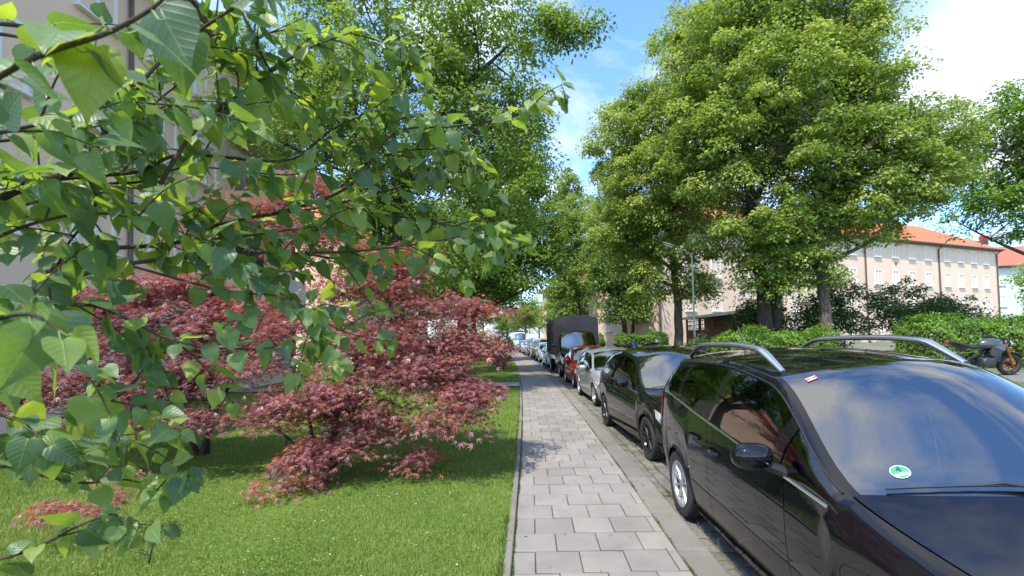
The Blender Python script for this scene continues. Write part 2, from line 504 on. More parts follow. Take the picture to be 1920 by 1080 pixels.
# thin edging along the lawn: one-metre lengths, a little out of line
getedge = piece_cache('edging_stone', M['kerb'], 0.2, 0.008)
y = 1.5; k = 0
far_edge = MB()
while y < 72:
    a = math.atan2(float(xl(y+0.5) - xl(y-0.5)), 1.0)
    p = (float(xl(y)) - 0.042 + random.uniform(-0.006, 0.006), y, 0.03 + float(rise(y)) + random.uniform(-0.008, 0.008))
    if y < 26:
        o = bpy.data.objects.new('edging_stone', getedge(0.06, 0.985)); o.location = p
        o.rotation_euler = (random.gauss(0, 0.004), random.gauss(-0.03, 0.03), -a + random.gauss(0, 0.004)); link(o, pave)
    else:
        mm = slab_mesh(0.06, 0.985, 0.2, 0.008); MM = Matrix.Translation(p) @ Matrix.Rotation(-a, 4, 'Z'); far_edge.add([MM @ Vector(v) for v in mm.v], mm.f)
    y += 1.0
o = far_edge.build('edging_row', M['kerb'], pave); o['kind'] = 'stuff'
# kerb
kerb = struct(strip('kerb', YS, [PAVE_W + 0.012, PAVE_W + KERB_W - 0.015], lambda o, y: -0.05, M['joint']))
getkerb = piece_cache('kerb_stone', M['kerb'], 0.2, 0.014)
y = 1.3; far_kerb = MB()
while y < 74:
    a = math.atan2(float(xl(y+0.5) - xl(y-0.5)), 1.0)
    p = (float(kerb_x(y)) - KERB_W/2 + 0.004 + random.uniform(-0.004, 0.004), y, float(rise(y)) + 0.002 + random.uniform(-0.004, 0.004))
    if y < 30:
        o = bpy.data.objects.new('kerb_stone', getkerb(KERB_W - 0.008, 0.99)); o.location = p
        o.rotation_euler = (random.gauss(0, 0.003), random.gauss(0, 0.008), -a + random.gauss(0, 0.003)); link(o, kerb)
    else:
        mm = slab_mesh(KERB_W - 0.008, 0.99, 0.2, 0.014); MM = Matrix.Translation(p) @ Matrix.Rotation(-a, 4, 'Z'); far_kerb.add([MM @ Vector(v) for v in mm.v], mm.f)
    y += 1.0
o = far_kerb.build('kerb_row', M['kerb'], kerb); o['kind'] = 'stuff'
# parking bay paved with rough granite setts, moss between them
bay = strip('parking_strip', [y for y in YS if -1 < y < 30], [PAVE_W + KERB_W + d for d in (0.001, 0.3, 1.0, 2.1)], lambda o, y: float(_cross(max(0, o - PAVE_W - KERB_W))) + 0.006, M['joint'])
struct(bay)
cob = []
for k in range(6):
    random.seed(k); m = MB(); w, l, h = 0.067, 0.062, 0.06
    base = [(-w,-l),(w,-l),(w,l),(-w,l)]; base = [(x*random.uniform(.86, 1.02), y*random.uniform(.86, 1.02)) for x, y in base]
    top = [(x*0.72, y*0.72) for x, y in base]
    m.v = [(x, y, -h) for x, y in base] + [(x, y, -0.008 + random.uniform(-.003, .002)) for x, y in base] + [(x, y, 0.004 + random.uniform(-.003, .003)) for x, y in top]
    m.f = [(0,1,5,4),(1,2,6,5),(2,3,7,6),(3,0,4,7),(4,5,9,8),(5,6,10,9),(6,7,11,10),(7,4,8,11),(8,9,10,11)]
    me = bpy.data.meshes.new('sett'); me.from_pydata(m.v, [], m.f); me.materials.append(M['cobble']); cob.append(me)
random.seed(5); spots = []
y = 2.6
while y < 24:
    for c in range(12): spots.append((0.075 + c*0.142 + random.uniform(-.006, .006), y + random.uniform(-.006, .006)))
    y += 0.138
near = sorted([s for s in spots if s[0] < 0.5 and 3.5 < s[1] < 14], key=lambda s: s[1] + 9*s[0])[:300]
nearset = set(near); far_c = MB()
for (d, y) in spots:
    x = float(kerb_x(y)) + d; z = road_z(x, y) + 0.017 + random.uniform(-.005, .005)
    rz = random.gauss(0, 0.06)
    if (d, y) in nearset:
        o = bpy.data.objects.new('sett', random.choice(cob)); o.location = (x, y, z)
        o.rotation_euler = (random.gauss(0, .03), random.gauss(0, .03), rz); link(o, bay)
    else:
        me = random.choice(cob); MM = Matrix.Translation((x, y, z)) @ Matrix.Rotation(rz, 4, 'Z')
        far_c.add([MM @ v.co for v in me.vertices], [tuple(p.vertices) for p in me.polygons])
o = far_c.build('sett_field', M['cobble'], bay); o['kind'] = 'stuff'
# ------------------------------------------------------------------ buildings
def stucco(name, c):
    t = NT(name)
    f = t.noise(0.35, 6, .6); g = t.noise(40, 4, .7); st = t.noise(0.8, 5, .6, stretch=(1, 1, .12))
    a = tuple(v*.93 for v in c); b_ = tuple(min(1, v*1.05) for v in c)
    cc = t.mix(1.0, t.ramp(f, [(.3, a), (.7, b_)]), t.ramp(st, [(.3, (.92, .91, .9)), (.65, (1, 1, 1))]), 'MULTIPLY')
    t.set(base=cc, rough=.92, spec=.2); t.bump(g, .35, .01); return t.m
def tile_mat(name, a, b_):
    t = NT(name)
    w = t.new('ShaderNodeTexWave'); w.inputs['Scale'].default_value = 2.2; w.inputs['Distortion'].default_value = .4
    tcx = t.new('ShaderNodeTexCoord'); t.l.new(tcx.outputs['Object'], w.inputs['Vector'])
    f = t.noise(1.2, 6, .7); g = t.noise(9, 3)
    c = t.mix(t.ramp(g, [(.4, (0,)*3), (.6, (1,)*3)]), t.ramp(f, [(.3, a), (.7, b_)]), tuple(v*.8 for v in b_))
    t.set(base=c, rough=.85); t.bump(w.outputs['Fac'], .5, .04); return t.m
M['stucco_peach'] = stucco('stucco_peach', (0.84, 0.63, 0.47))
M['stucco_pink'] = stucco('stucco_pink', (0.90, 0.62, 0.47))
M['stucco_apricot'] = stucco('stucco_apricot', (0.76, 0.52, 0.33))
M['stucco_white'] = stucco('stucco_white', (0.76, 0.76, 0.74))
M['stucco_mint'] = stucco('stucco_mint', (0.62, 0.72, 0.65))
M['tiles'] = tile_mat('tiles', (0.50, 0.115, 0.045), (0.66, 0.19, 0.075))
M['tiles_old'] = tile_mat('tiles_old', (0.33, 0.10, 0.06), (0.45, 0.16, 0.09))
M['eave_wood'] = plain('eave_wood', (0.16, 0.11, 0.08), .8)
M['pipe'] = plain('pipe', (0.13, 0.10, 0.09), .5, .3)
M['slate'] = plain('slate', (0.075, 0.075, 0.085), .7, vary=.3)
M['zinc'] = plain('zinc', (0.55, 0.56, 0.58), .4, .6)
M['concrete'] = plain('concrete', (0.42, 0.41, 0.39), .9, vary=.15, scale=3, bump=.3)
M['brown_wood'] = plain('brown_wood', (0.17, 0.062, 0.03), .75, vary=.35, scale=8, bump=.3)
M['roof_felt'] = plain('roof_felt', (0.13, 0.115, 0.11), .9, vary=.2)
M['curtain'] = plain('curtain', (0.55, 0.55, 0.53), .9, vary=.2, scale=3)

def window_master():
    """window in its own frame: x across, y into the wall, z up, centre at 0; 1 x 1.45 m"""
    root = empty('window_master')
    m = MB(); w, h = .5, .72
    for x0, x1, z0, z1 in ((-w, -w+.07, -h, h), (w-.07, w, -h, h), (-w+.07, w-.07, h-.07, h), (-w+.07, w-.07, -h, -h+.07), (-.045, .045, -h+.07, h-.07)):
        m.box(x0, x1, .03, .10, z0, z1)
    return m
_wm = {}
def add_window(parent, c, ang, w=1.0, h=1.45, sill=True):
    """window as a part: frame mesh with panes and sill as sub-parts; ang = wall direction"""
    k = (round(w, 2), round(h, 2))
    if k not in _wm:
        W, H = w/2, h/2
        m = MB(); 
        for x0, x1, z0, z1 in ((-W, -W+.07, -H, H), (W-.07, W, -H, H), (-W+.07, W-.07, H-.07, H), (-W+.07, W-.07, -H, -H+.07), (-.03, .03, -H+.07, H-.07)): m.box(x0, x1, -.05, .045, z0, z1)
        fr = m.build('window', M['white_paint'])
        p = MB().box(-W+.06, -.027, .012, .03, -H+.06, H-.06).build('pane', M['glass_house'])
        q = MB().box(.027, W-.06, .012, .03, -H+.06, H-.06).build('pane', M['glass_house'])
        s = MB().box(-W-.08, W+.08, -.16, .05, -H-.07, -H-.005).build('sill', M['white_paint'])
        rv = MB(); rv.box(-W-.05, -W-.003, -.022, .04, -H-.003, H+.05); rv.box(W+.003, W+.05, -.022, .04, -H-.003, H+.05); rv.box(-W-.003, W+.003, -.022, .04, H+.003, H+.05)
        rr = rv.build('surround', M['white_paint'])
        _wm[k] = [o.data for o in (fr, p, q, s, rr)]
        for o in (fr, p, q, s, rr): bpy.data.objects.remove(o)
    d = _wm[k]
    f = bpy.data.objects.new('window', d[0]); f.location = c; f.rotation_euler = (0, 0, ang); link(f, parent)
    for nm, me in (('pane', d[1]), ('pane', d[2]), ('sill', d[3]), ('surround', d[4])):
        o = bpy.data.objects.new(nm, me); link(o, f)
    return f

def block(name, label, corner, ang, length, depth, z0, eave, ridge, wall_m, roof_m, over=.45, hip=True, front=-1):
    """house: local x along the facade, facade at y = 0, house behind it (y > 0)"""
    root = empty(name, (*corner, z0), (0, 0, ang)); tag(root, label, 'building')
    MB().box(0, length, 0, depth, -1.0, eave - z0).build('wall', wall_m, root)
    e = eave - z0; r = ridge - z0; o = over; hi = depth*.5 if hip else 0
    m = MB()
    V = [(-o, -o, e), (length+o, -o, e), (length+o, depth+o, e), (-o, depth+o, e), (hi if hip else -o, depth/2, r), (length-hi if hip else length+o, depth/2, r)]
    V2 = [(x, y, z-.14) for x, y, z in V[:4]]
    m.add(V + V2, [(0, 1, 5, 4), (1, 2, 5), (2, 3, 4, 5), (3, 0, 4), (0, 6, 7, 1), (1, 7, 8, 2), (2, 8, 9, 3), (3, 9, 6, 0), (6, 9, 8, 7)])
    rf = m.build('roof', roof_m, root)
    g = MB(); g.box(-o-.1, length+o+.1, -o-.14, -o-.004, e-.13, e-.02); g.build('gutter', M['pipe'], root)
    g = MB(); g.box(-o+.05, length+o-.05, -o+.02, -.003, e-.24, e-.15); g.build('eave_board', M['eave_wood'], root)
    return root, rf

# long peach building on the right
ANG = math.atan2(.374, .927)
C0 = (11.2, 36.3)
bA_, rfA = block('apartment_building', 'long peach apartment building with orange hipped roof behind the lindens', C0, ANG, 49.4, 10.0, .55, 11.05, 14.6, M['stucco_peach'], M['tiles'])
cols = [46.9, 44.4, 41.8, 39.2, 35.7, 32.9, 30.1, 27.3, 23.5, 20.8, 18.1, 15.4, 11.6, 8.9, 6.2, 3.4]
for zc in (9.95, 7.2, 4.45, 1.9):
    for cx in cols: add_window(bA_, (cx, 0, zc - .55), 0, 1.0, 1.42)
for (yy, zc) in ((1.3, 3.0), (1.3, 5.9), (1.3, 8.8), (6.5, 3.0), (6.5, 5.9)): add_window(bA_, (0, yy, zc - .55), -math.pi/2, .9, 1.3)
for cx in (37.6, 25.3, 13.6, 49.15, .25):
    MB().tube([(cx, -.50, 10.4), (cx, -.40, 10.2), (cx, -.10, 9.9), (cx, -.10, 5), (cx, -.10, -.3)], .075, 8).build('downpipe', M['pipe'], bA_, smooth=True)
for cx in (30.6, 34.8, 37.4): 
    ch = MB().box(cx-.75, cx+.75, 4.2, 5.8, 12.6, 15.4).build('chimney', M['slate'], rfA)
    MB().box(cx-.85, cx+.85, 4.1, 5.9, 15.402, 15.55).build('chimney_cap', M['zinc'], rfA)
for cx in (35.5, 41.0, 44.5): MB().box(cx-.3, cx+.3, 1.35, 1.75, 11.45, 11.75).build('roof_vent', M['tiles_old'], rfA)
# ventilation cap in the wall
MB().lathe([(.14, 0), (.14, .06), (.02, .08)], 12, Matrix.Translation((30.2, -.001, 8.1)) @ Matrix.Rotation(math.pi/2, 4, 'X')).build('vent_cap', M['pipe'], bA_)

# mint green house at the right edge
bM_, rfM = block('house', 'mint green house with dull red roof at the right edge', (61.5, 61.5), -.12, 26, 11, .6, 10.0, 13.4, M['stucco_mint'], M['tiles_old'], hip=True)
for zc in (8.2, 5.4, 2.7):
    for cx in (2.5, 5.5, 8.5, 12, 15): add_window(bM_, (cx, 0, zc - .6), 0, 1.0, 1.4)
MB().box(3.4, 5.0, 4.5, 6, 11.5, 13.6).build('chimney', M['slate'], rfM)
# peach house beyond the truck, and white houses closing the street
bP_, _ = block('house', 'apricot house beyond the black truck with one narrow window', (7.0, 69), .18, 16, 10, .45, 9.6, 13.0, M['stucco_apricot'], M['tiles'])
for zc in (8.3, 5.3, 2.5):
    for cx in (3.8, 8.5, 13): add_window(bP_, (cx, 0, zc - .45), 0, .9, 1.35)
bW_, _ = block('house', 'white house closing the far end of the street', (-6, 124), .05, 22, 10, .8, 7.2, 11.0, M['stucco_white'], M['tiles'])
for zc in (5.8, 3.0):
    for cx in (2, 5, 8, 11, 14, 17, 20): add_window(bW_, (cx, 0, zc - .8), 0, 1.0, 1.4)

# pink building on the left, facade towards the street
bL_, rfL = block('apartment_building', 'pink apartment building behind the lilac and red maples on the left', (-10.6, 3.0), math.pi/2, 20.0, 11, 0.0, 12.6, 16.0, M['stucco_pink'], M['tiles'], over=.8, hip=True)
bL_.rotation_euler = (0, 0, math.pi/2); 
# the facade lies at local y = 0 and the house must stand to its left (world -x)
for zc in (1.9, 5.0, 8.1, 11.0):
    for cx in (1.6, 4.2, 6.6, 8.9, 11.2, 13.2, 18.6): add_window(bL_, (cx, 0, zc), 0, 1.15, 1.5)
M['balcony_cream'] = stucco('balcony_cream', (0.78, 0.62, 0.36))
for zc in (3.3, 6.4, 9.5):
    MB().box(14.4, 17.6, -1.5, -.003, zc, zc+.18).build('balcony_floor', M['concrete'], bL_)
    MB().box(14.4, 17.6, -1.56, -1.50, zc+.1, zc+1.1).build('balcony_panel', M['stucco_white'], bL_)
    MB().box(14.34, 14.40, -1.5, -.003, zc+.1, zc+1.1).build('balcony_panel', M['balcony_cream'], bL_)
    MB().box(17.6, 17.66, -1.5, -.003, zc+.1, zc+1.1).build('balcony_panel', M['balcony_cream'], bL_)
    MB().box(15.0, 17.0, -.03, -.002, zc+.2, zc+2.3).build('balcony_door', M['glass_house'], bL_)
for cx in (9.9, 19.6): MB().tube([(cx, -.1, 12.2), (cx, -.1, 0)], .06, 8).build('downpipe', M['pipe'], bL_, smooth=True)
bL2, _ = block('apartment_building', 'second pink building farther along the left, behind the walnut trees', (-11.5, 34.0), math.pi/2, 30, 11, .1, 10.6, 14.0, M['stucco_pink'], M['tiles'])
for zc in (1.9, 4.9, 7.9):
    for cx in (2, 5, 8, 11, 14, 17, 20): add_window(bL2, (cx, 0, zc), 0, 1.1, 1.4)

# brown timber bin shelters
def shelter(label, x, y0, y1, z0, h, group):
    root = empty('bin_shelter', (x, y0, z0)); tag(root, label, 'shelter', group)
    L = y1 - y0
    MB().box(-.55, 1.6, -.5, L+.5, h, h+.10).build('roof', M['roof_felt'], root)
    MB().box(-.60, -.553, -.5, L+.5, h-.06, h+.11).build('fascia', M['zinc'], root)
    n = int(L/1.9)
    for i in range(n+1):
        y = L*i/n
        MB().box(-.06, .06, y-.06, y+.06, -.2, h-.003).build('post', M['brown_wood'], root)
    for z in (h-.75, h-.48, h-.21): MB().box(-.02, .02, .062, L-.062, z, z+.05).build('rail', M['brown_wood'], root)
    k = 0; y = .12
    while y < L - .1:
        MB().box(-.045, -.022, y, y+.1, .05, h-.8).build('board', M['brown_wood'], root)
        if k % 2 == 0: MB().box(.022, .042, y, y+.035, h-.8, h-.05).build('lattice_bar', M['brown_wood'], root)
        y += .135; k += 1
    MB().box(1.3, 1.36, 0, L, -.2, h-.003).build('back_wall', M['brown_wood'], root)
    return root
shelter('brown timber bin shelter with lattice behind the low bright hedge', 12.9, 25.2, 34.6, .6, 2.35, 'brown bin shelters')
shelter('smaller brown bin shelter half hidden right of the black truck', 8.6, 47.5, 52.8, .75, 2.1, 'brown bin shelters')

# lamp post
p = at(1303, 640, 20.0)
lp = empty('street_lamp', (p.x, p.y, verge_z(p.x, p.y))); tag(lp, 'slim pale green street lamp post with short angled arm', 'street lamp')
M['lamp_green'] = plain('lamp_green', (0.13, 0.17, 0.14), .6, .1)
hz = 5.35 - lp.location.z
MB().tube([(0, 0, -.1), (0, 0, 1.0), (0, 0, 1.02), (0, 0, hz - .4)], [.07, .07, .045, .034], 12).build('pole', M['lamp_green'], lp, smooth=True, angle=30)
MB().tube([(0, 0, hz-.4), (-.06, 0, hz-.15), (-.3, 0, hz+.02), (-.62, 0, hz+.14)], [.034, .03, .026, .024], 10).build('arm', M['lamp_green'], lp, smooth=True)
MB().ball((0, 0, 0), .32, .11, .06, 16, 8, Matrix.Translation((-.98, 0, hz+.30)) @ Matrix.Rotation(math.radians(20), 4, 'Y')).build('lamp_head', M['lamp_green'], lp, smooth=True)
MB().ball((0, 0, 0), .22, .08, .05, 14, 6, Matrix.Translation((-1.0, 0, hz+.255)) @ Matrix.Rotation(math.radians(20), 4, 'Y')).build('lamp_glass', M['curtain'], lp, smooth=True)
MB().box(-.06, .06, -.085, -.05, .6, 1.0).build('service_door', M['lamp_green'], lp)

# small white sign on a post by the far lawn
p = at(926, 592, 31.0)
sg = empty('sign_post', (p.x, p.y, .05)); tag(sg, 'small blank white sign on thin post by the round bush', 'sign')
MB().tube([(0, 0, 0), (0, 0, p.z + .1)], .025, 8).build('post', M['zinc'], sg, smooth=True)
MB().box(-.17, .17, -.05, -.03, p.z - .16, p.z + .12).build('plate', M['white_paint'], sg, bevel=.01)

# construction crane far away
p = at(1888, 446, 130)
cr = empty('tower_crane', (p.x, p.y, .9)); tag(cr, 'distant tower crane with red counterweight above the mint house roof', 'crane')
M['crane_red'] = plain('crane_red', (0.55, 0.05, 0.04), .5); M['crane_white'] = plain('crane_white', (0.7, 0.68, 0.64), .5)
def lattice(p0, p1, w, n, mat, name):
    m = MB(); p0 = Vector(p0); p1 = Vector(p1); d = (p1-p0); u = d.normalized(); a = u.orthogonal().normalized(); b_ = u.cross(a)
    cs = [(a*sx + b_*sy)*w/2 for sx, sy in ((-1, -1), (1, -1), (1, 1), (-1, 1))]
    for c in cs: m.tube([p0+c, p1+c], w*.09, 4)
    for i in range(n):
        for k in range(4): m.tube([p0 + d*(i/n) + cs[k], p0 + d*((i+1)/n) + cs[(k+1) % 4]], w*.06, 4, cap=False)
    return m.build(name, mat, cr)
hz = p.z - .9
lattice((0, 0, 0), (0, 0, hz + 3.6), 1.3, 20, M['crane_white'], 'mast')
lattice((-7.6, 0, hz), (24, 0, hz + .6), 1.0, 22, M['crane_red'], 'jib')
MB().box(-7.2, -5.2, -.6, .6, hz-.5, hz+.6).build('counterweight', M['crane_red'], cr)
MB().tube([(-7, 0, hz+.5), (0, 0, hz+3.8), (20, 0, hz+.8)], .08, 4).build('tie_bar', M['crane_white'], cr)
# ------------------------------------------------------------------ vegetation
def unit(a): return a / np.maximum(np.linalg.norm(a, axis=1, keepdims=True), 1e-9)
LEAF4 = (np.array([(0, 0, 0), (0.42, 0.27, 0.03), (1, 0, -0.06), (0.42, -0.27, 0.03)], float), [(0, 1, 2, 3)], 4)
def palmate():
    V = [(0, 0, 0)]; tips = [(-82, .55), (-40, .9), (0, 1.08), (40, .9), (82, .55)]
    ring = []
    for i, (a, r) in enumerate(tips):
        if i:
            am = math.radians((a + tips[i-1][0])/2); ring.append((0.26*math.cos(am), 0.26*math.sin(am), 0.02))
        ar = math.radians(a); ring.append((r*math.cos(ar), r*math.sin(ar), -0.10*r))
    V += ring
    Fs = [(0, i, i+1) for i in range(1, len(ring))]
    return np.array(V, float), Fs, 3
LEAFP = palmate()

def leaf_cloud(name, P, N, D, size, shape, mat, rnd, parent=None):
    """leaves at P, facing N, pointing along D"""
    T, Fs, k = shape
    N = unit(N); D = unit(D - N * np.sum(D*N, axis=1, keepdims=True)); B = np.cross(N, D)
    V = (P[:, None, :] + size[:, None, None] * (D[:, None, :]*T[None, :, 0:1] + B[:, None, :]*T[None, :, 1:2] + N[:, None, :]*T[None, :, 2:3])).reshape(-1, 3)
    Fa = np.array(Fs); n = len(P)
    FF = (np.arange(n)[:, None, None]*len(T) + Fa[None]).reshape(-1, k)
    return np_mesh(name, V, FF, k, mat, parent, np.repeat(rnd, len(Fs)))

def sphere_pts(n, rng): 
    v = rng.normal(size=(n, 3)); return unit(v)

def clump_leaves(C, R, per, rng, size, droop=0.35, flat=0.5, up=0.7, crown_c=None, shape=LEAF4, tone=None, jitter=0.5):
    """leaf positions, normals, directions round the clump centres C with radii R"""
    n = len(C) * per
    idx = np.repeat(np.arange(len(C)), per)
    d = sphere_pts(n, rng) * (rng.random(n)[:, None] ** 0.42)
    off = d * R[idx][:, None]; off[:, 2] *= flat
    rho = np.linalg.norm(d[:, :2], axis=1)
    off[:, 2] -= droop * R[idx] * rho**2
    P = C[idx] + off
    out = d.copy(); out[:, 2] = np.abs(out[:, 2])*0.5
    N = np.array([0, 0, up]) + out*0.7 + rng.normal(size=(n, 3))*jitter
    D = d*np.array([1, 1, 0.3]) + rng.normal(size=(n, 3))*0.6 + np.array([0, 0, -0.45])
    S = size * rng.uniform(0.7, 1.25, n)
    tb = rng.random(len(C)) if tone is None else tone
    rnd = np.clip(tb[idx]*0.6 + rng.random(n)*0.4 + 0.1*d[:, 2], 0, 1)
    return P, N, D, S, rnd

def curve(p, q, k, sag, rng, wob):
    p = np.array(p); q = np.array(q); L = np.linalg.norm(q - p); pts = []
    w = rng.normal(size=3)*wob*L
    for i in range(k + 1):
        s = i/k
        pts.append(p*(1-s) + q*s + np.array([0, 0, sag*L])*math.sin(math.pi*s) + w*math.sin(math.pi*s))
    return pts

def tree(name, label, base, trunk, r0, lobes, n_clumps, clump_r, per, leaf, leafmat, bark, seed, cat='tree', group=None, droop=0.35, flat=0.5,
         limbs=10, shape=LEAF4, up=0.7, shell=0.45, tone=None, twig=True, stems=None, jitter=0.5, trunk_parts='trunk'):
    """trunk: list of points above base; lobes: (x, y, z, rx, ry, rz[, weight]) in metres from base"""
    rng = np.random.default_rng(seed)
    root = empty(name, base); tag(root, label, cat, group)
    W = np.array([l[6] if len(l) > 6 else l[3]*l[4]*l[5] for l in lobes], float); W /= W.sum()
    pick = rng.choice(len(lobes), n_clumps, p=W)
    L = np.array([l[:6] for l in lobes], float)
    d = sphere_pts(n_clumps, rng) * (rng.random(n_clumps)[:, None] ** shell)
    C = L[pick, :3] + d*L[pick, 3:6]
    C = C[C[:, 2] > 0.15]
    R = clump_r * np.clip(rng.lognormal(-0.08, 0.34, len(C)), 0.45, 1.75)
    tn = None
    if tone is not None: tn = np.clip(np.array([tone[p] for p in pick])[:len(C)] + rng.normal(size=len(C))*0.16, 0, 1)
    P, N, D, S, rnd = clump_leaves(C, R, per, rng, leaf, droop, flat, up, shape=shape, tone=tn, jitter=jitter)
    leaf_cloud('crown', P, N, D, S, shape, leafmat, rnd, root)
    # wood
    trunks = stems if stems else [trunk]
    rad_all = []
    mb = MB(); nodes = []
    for ti, tr in enumerate(trunks):
        T = np.array([(p[0], p[1], p[2]) for p in tr], float)
        # densify
        pts = []
        for i in range(len(T)-1):
            for s in (0, 0.25, 0.5, 0.75): pts.append(T[i]*(1-s) + T[i+1]*s + rng.normal(size=3)*0.012*r0*4*(0 if i == 0 and s == 0 else 1))
        pts.append(T[-1])
        k = len(pts); rr = r0 if ti == 0 else r0*0.8
        rad = [rr*(1.28 if i == 0 else 1.0)*(1 - 0.82*(i/(k-1))) for i in range(k)]
        mb.tube(pts, rad, 9)
        for i in range(k): nodes.append((pts[i], rad[i]))
    tn_pts = np.array([p for p, _ in nodes]); tn_r = np.array([q for _, q in nodes])
    zlo = tn_pts[:, 2].max()*0.25
    # main limbs go to clumps spread far apart
    if len(C) > 3:
        sel = [int(rng.integers(len(C)))]
        dist = np.linalg.norm(C - C[sel[0]], axis=1)
        for _ in range(min(limbs, len(C)) - 1):
            j = int(np.argmax(dist)); sel.append(j); dist = np.minimum(dist, np.linalg.norm(C - C[j], axis=1))
        seg_p = [p for p, _ in nodes if p[2] > zlo]; seg_r = [min(q, 0.05) for p, q in nodes if p[2] > zlo]
        for j in sel:
            c = C[j]; h = np.linalg.norm(c[:2] - tn_pts[:, :2], axis=1)
            want = c[2] - 0.55*h
            score = np.abs(tn_pts[:, 2] - np.maximum(want, zlo)) + 0.4*h
            i = int(np.argmin(score))
            pts = curve(tn_pts[i], c, 7, 0.06, rng, 0.06)
            ra = tn_r[i]*0.55
            rad = [ra*(1 - 0.85*s/7) for s in range(8)]
            mb.tube(pts, rad, 6, cap=False)
            for a, b in zip(pts[2:], rad[2:]): seg_p.append(a); seg_r.append(b)
        if twig:
            SP = np.array(seg_p); SR = np.array(seg_r)
            for c in C:
                i = int(np.argmin(np.linalg.norm(SP - c, axis=1) + 0.5*np.maximum(SP[:, 2] - c[2], 0)))
                pts = curve(SP[i], c, 3, 0.05, rng, 0.07); ra = min(SR[i]*0.6, 0.012 + 0.02*np.linalg.norm(SP[i]-c))
                mb.tube(pts, [ra, ra*.75, ra*.5, ra*.25], 4, cap=False)
    mb.build(trunk_parts, bark, root, smooth=True, angle=80)
    return root

def G(px, py_ground, depth):     # helper for a ground point
    p = at(px, py_ground, depth); return p

def rel(base, px, py, depth):
    p = at(px, py, depth); return (p.x - base[0], p.y - base[1], p.z - base[2])

# --- lindens on the right
b = (9.2, 26.0, verge_z(9.2, 26))
tree('linden_tree', 'tall linden with forked trunk just left of the green lamp post', b,
     [(0, 0, 0), (0.05, 0, 3), (-0.2, 0.2, 7), (0.1, 0, 12), (0.2, 0, 17)], 0.27,
     [(-0.3, 0, 10.5, 3.9, 3.6, 6.0), (-2.0, 0, 8.6, 2.9, 2.9, 4.6), (-2.4, 0, 12.2, 2.3, 2.6, 3.0), (0.6, 0, 15.5, 2.8, 2.8, 4.2), (-1.6, 0, 5.0, 2.1, 2.2, 2.2), (0.6, -.5, 4.2, 1.1, 1.1, 1.0, 6), (-2.6, 0, 6.8, 1.7, 1.8, 2.0)],
     590, 0.74, 180, 0.168, M['leaf_linden'], M['bark_grey'], 21, group='lindens behind the hedge', limbs=18, flat=0.4, droop=0.55)
b = (11.4, 21.2, verge_z(11.4, 21))
tree('linden_tree', 'massive linden with the thickest dark trunk in front of the brown bin shelter', b,
     None, 0.36,
     [(0, 0, 11.2, 4.3, 4.2, 6.8), (-2.4, -.3, 11.6, 2.9, 2.9, 4.6), (2.0, 0, 12.5, 3.6, 3.2, 5.8), (0.2, 0, 17.3, 4.0, 3.4, 3.4), (0.3, -1.0, 4.9, 2.4, 2.0, 2.2), (-.6, -0.8, 6.4, 3.2, 2.6, 1.8), (0.4, -1.3, 4.1, 2.2, 1.5, 1.2, 20)],
     820, 0.76, 175, 0.17, M['leaf_linden'], M['bark_dark'], 22, group='lindens behind the hedge', limbs=22, flat=0.4, droop=0.55,
     stems=[[(0, 0, 0), (0, 0, 3), (-0.3, 0.1, 7), (-0.7, 0, 12), (-1, 0, 18)], [(0.75, 0.5, 0), (0.85, 0.5, 3), (1.3, 0.3, 7), (1.7, 0.2, 12), (2.2, 0, 17)]])
b = (13.2, 19.6, verge_z(13.2, 19.6))
tree('linden_tree', 'linden with slender straight trunk rising out of the dark shrubs', b,
     [(0, 0, 0), (-0.2, 0, 4), (-0.15, 0, 8), (0.3, 0, 12), (0.6, 0, 16)], 0.25,
     [(1.0, 0, 9.2, 3.1, 2.8, 4.3), (3.6, 0, 8.7, 2.6, 2.3, 2.5), (4.6, -.1, 7.6, 1.6, 1.7, 1.6), (1.6, 0.3, 12.8, 2.0, 2.2, 3.4), (2.2, 0, 16.2, 1.3, 1.4, 2.0), (1.8, 0, 6.2, 2.2, 2.2, 1.3), (-0.3, -.2, 6.2, 2.0, 1.9, 1.1), (5.3, 0, 8.6, 1.2, 1.3, 1.3)],
     480, 0.68, 160, 0.16, M['leaf_linden'], M['bark_grey'], 23, group='lindens behind the hedge', limbs=18, flat=0.4, droop=0.5)
# tree at the right edge
b = (24.3, 21.0, verge_z(24.3, 21))
tree('maple_tree', 'bright green tree cut by the right edge of the picture', b, [(0, 0, 0), (0, 0, 4), (0.3, 0, 9), (0.4, 0, 12)], 0.25,
     [(-0.9, 0, 8.8, 2.6, 2.6, 3.2), (-2.2, 0, 7.0, 1.6, 2.0, 1.6), (-0.6, 0, 11.0, 1.7, 1.8, 1.5), (0.8, 0, 6.4, 2, 2, 1.6)], 190, 0.75, 120, 0.17, M['leaf_hedge'], M['bark_grey'], 24, limbs=8)
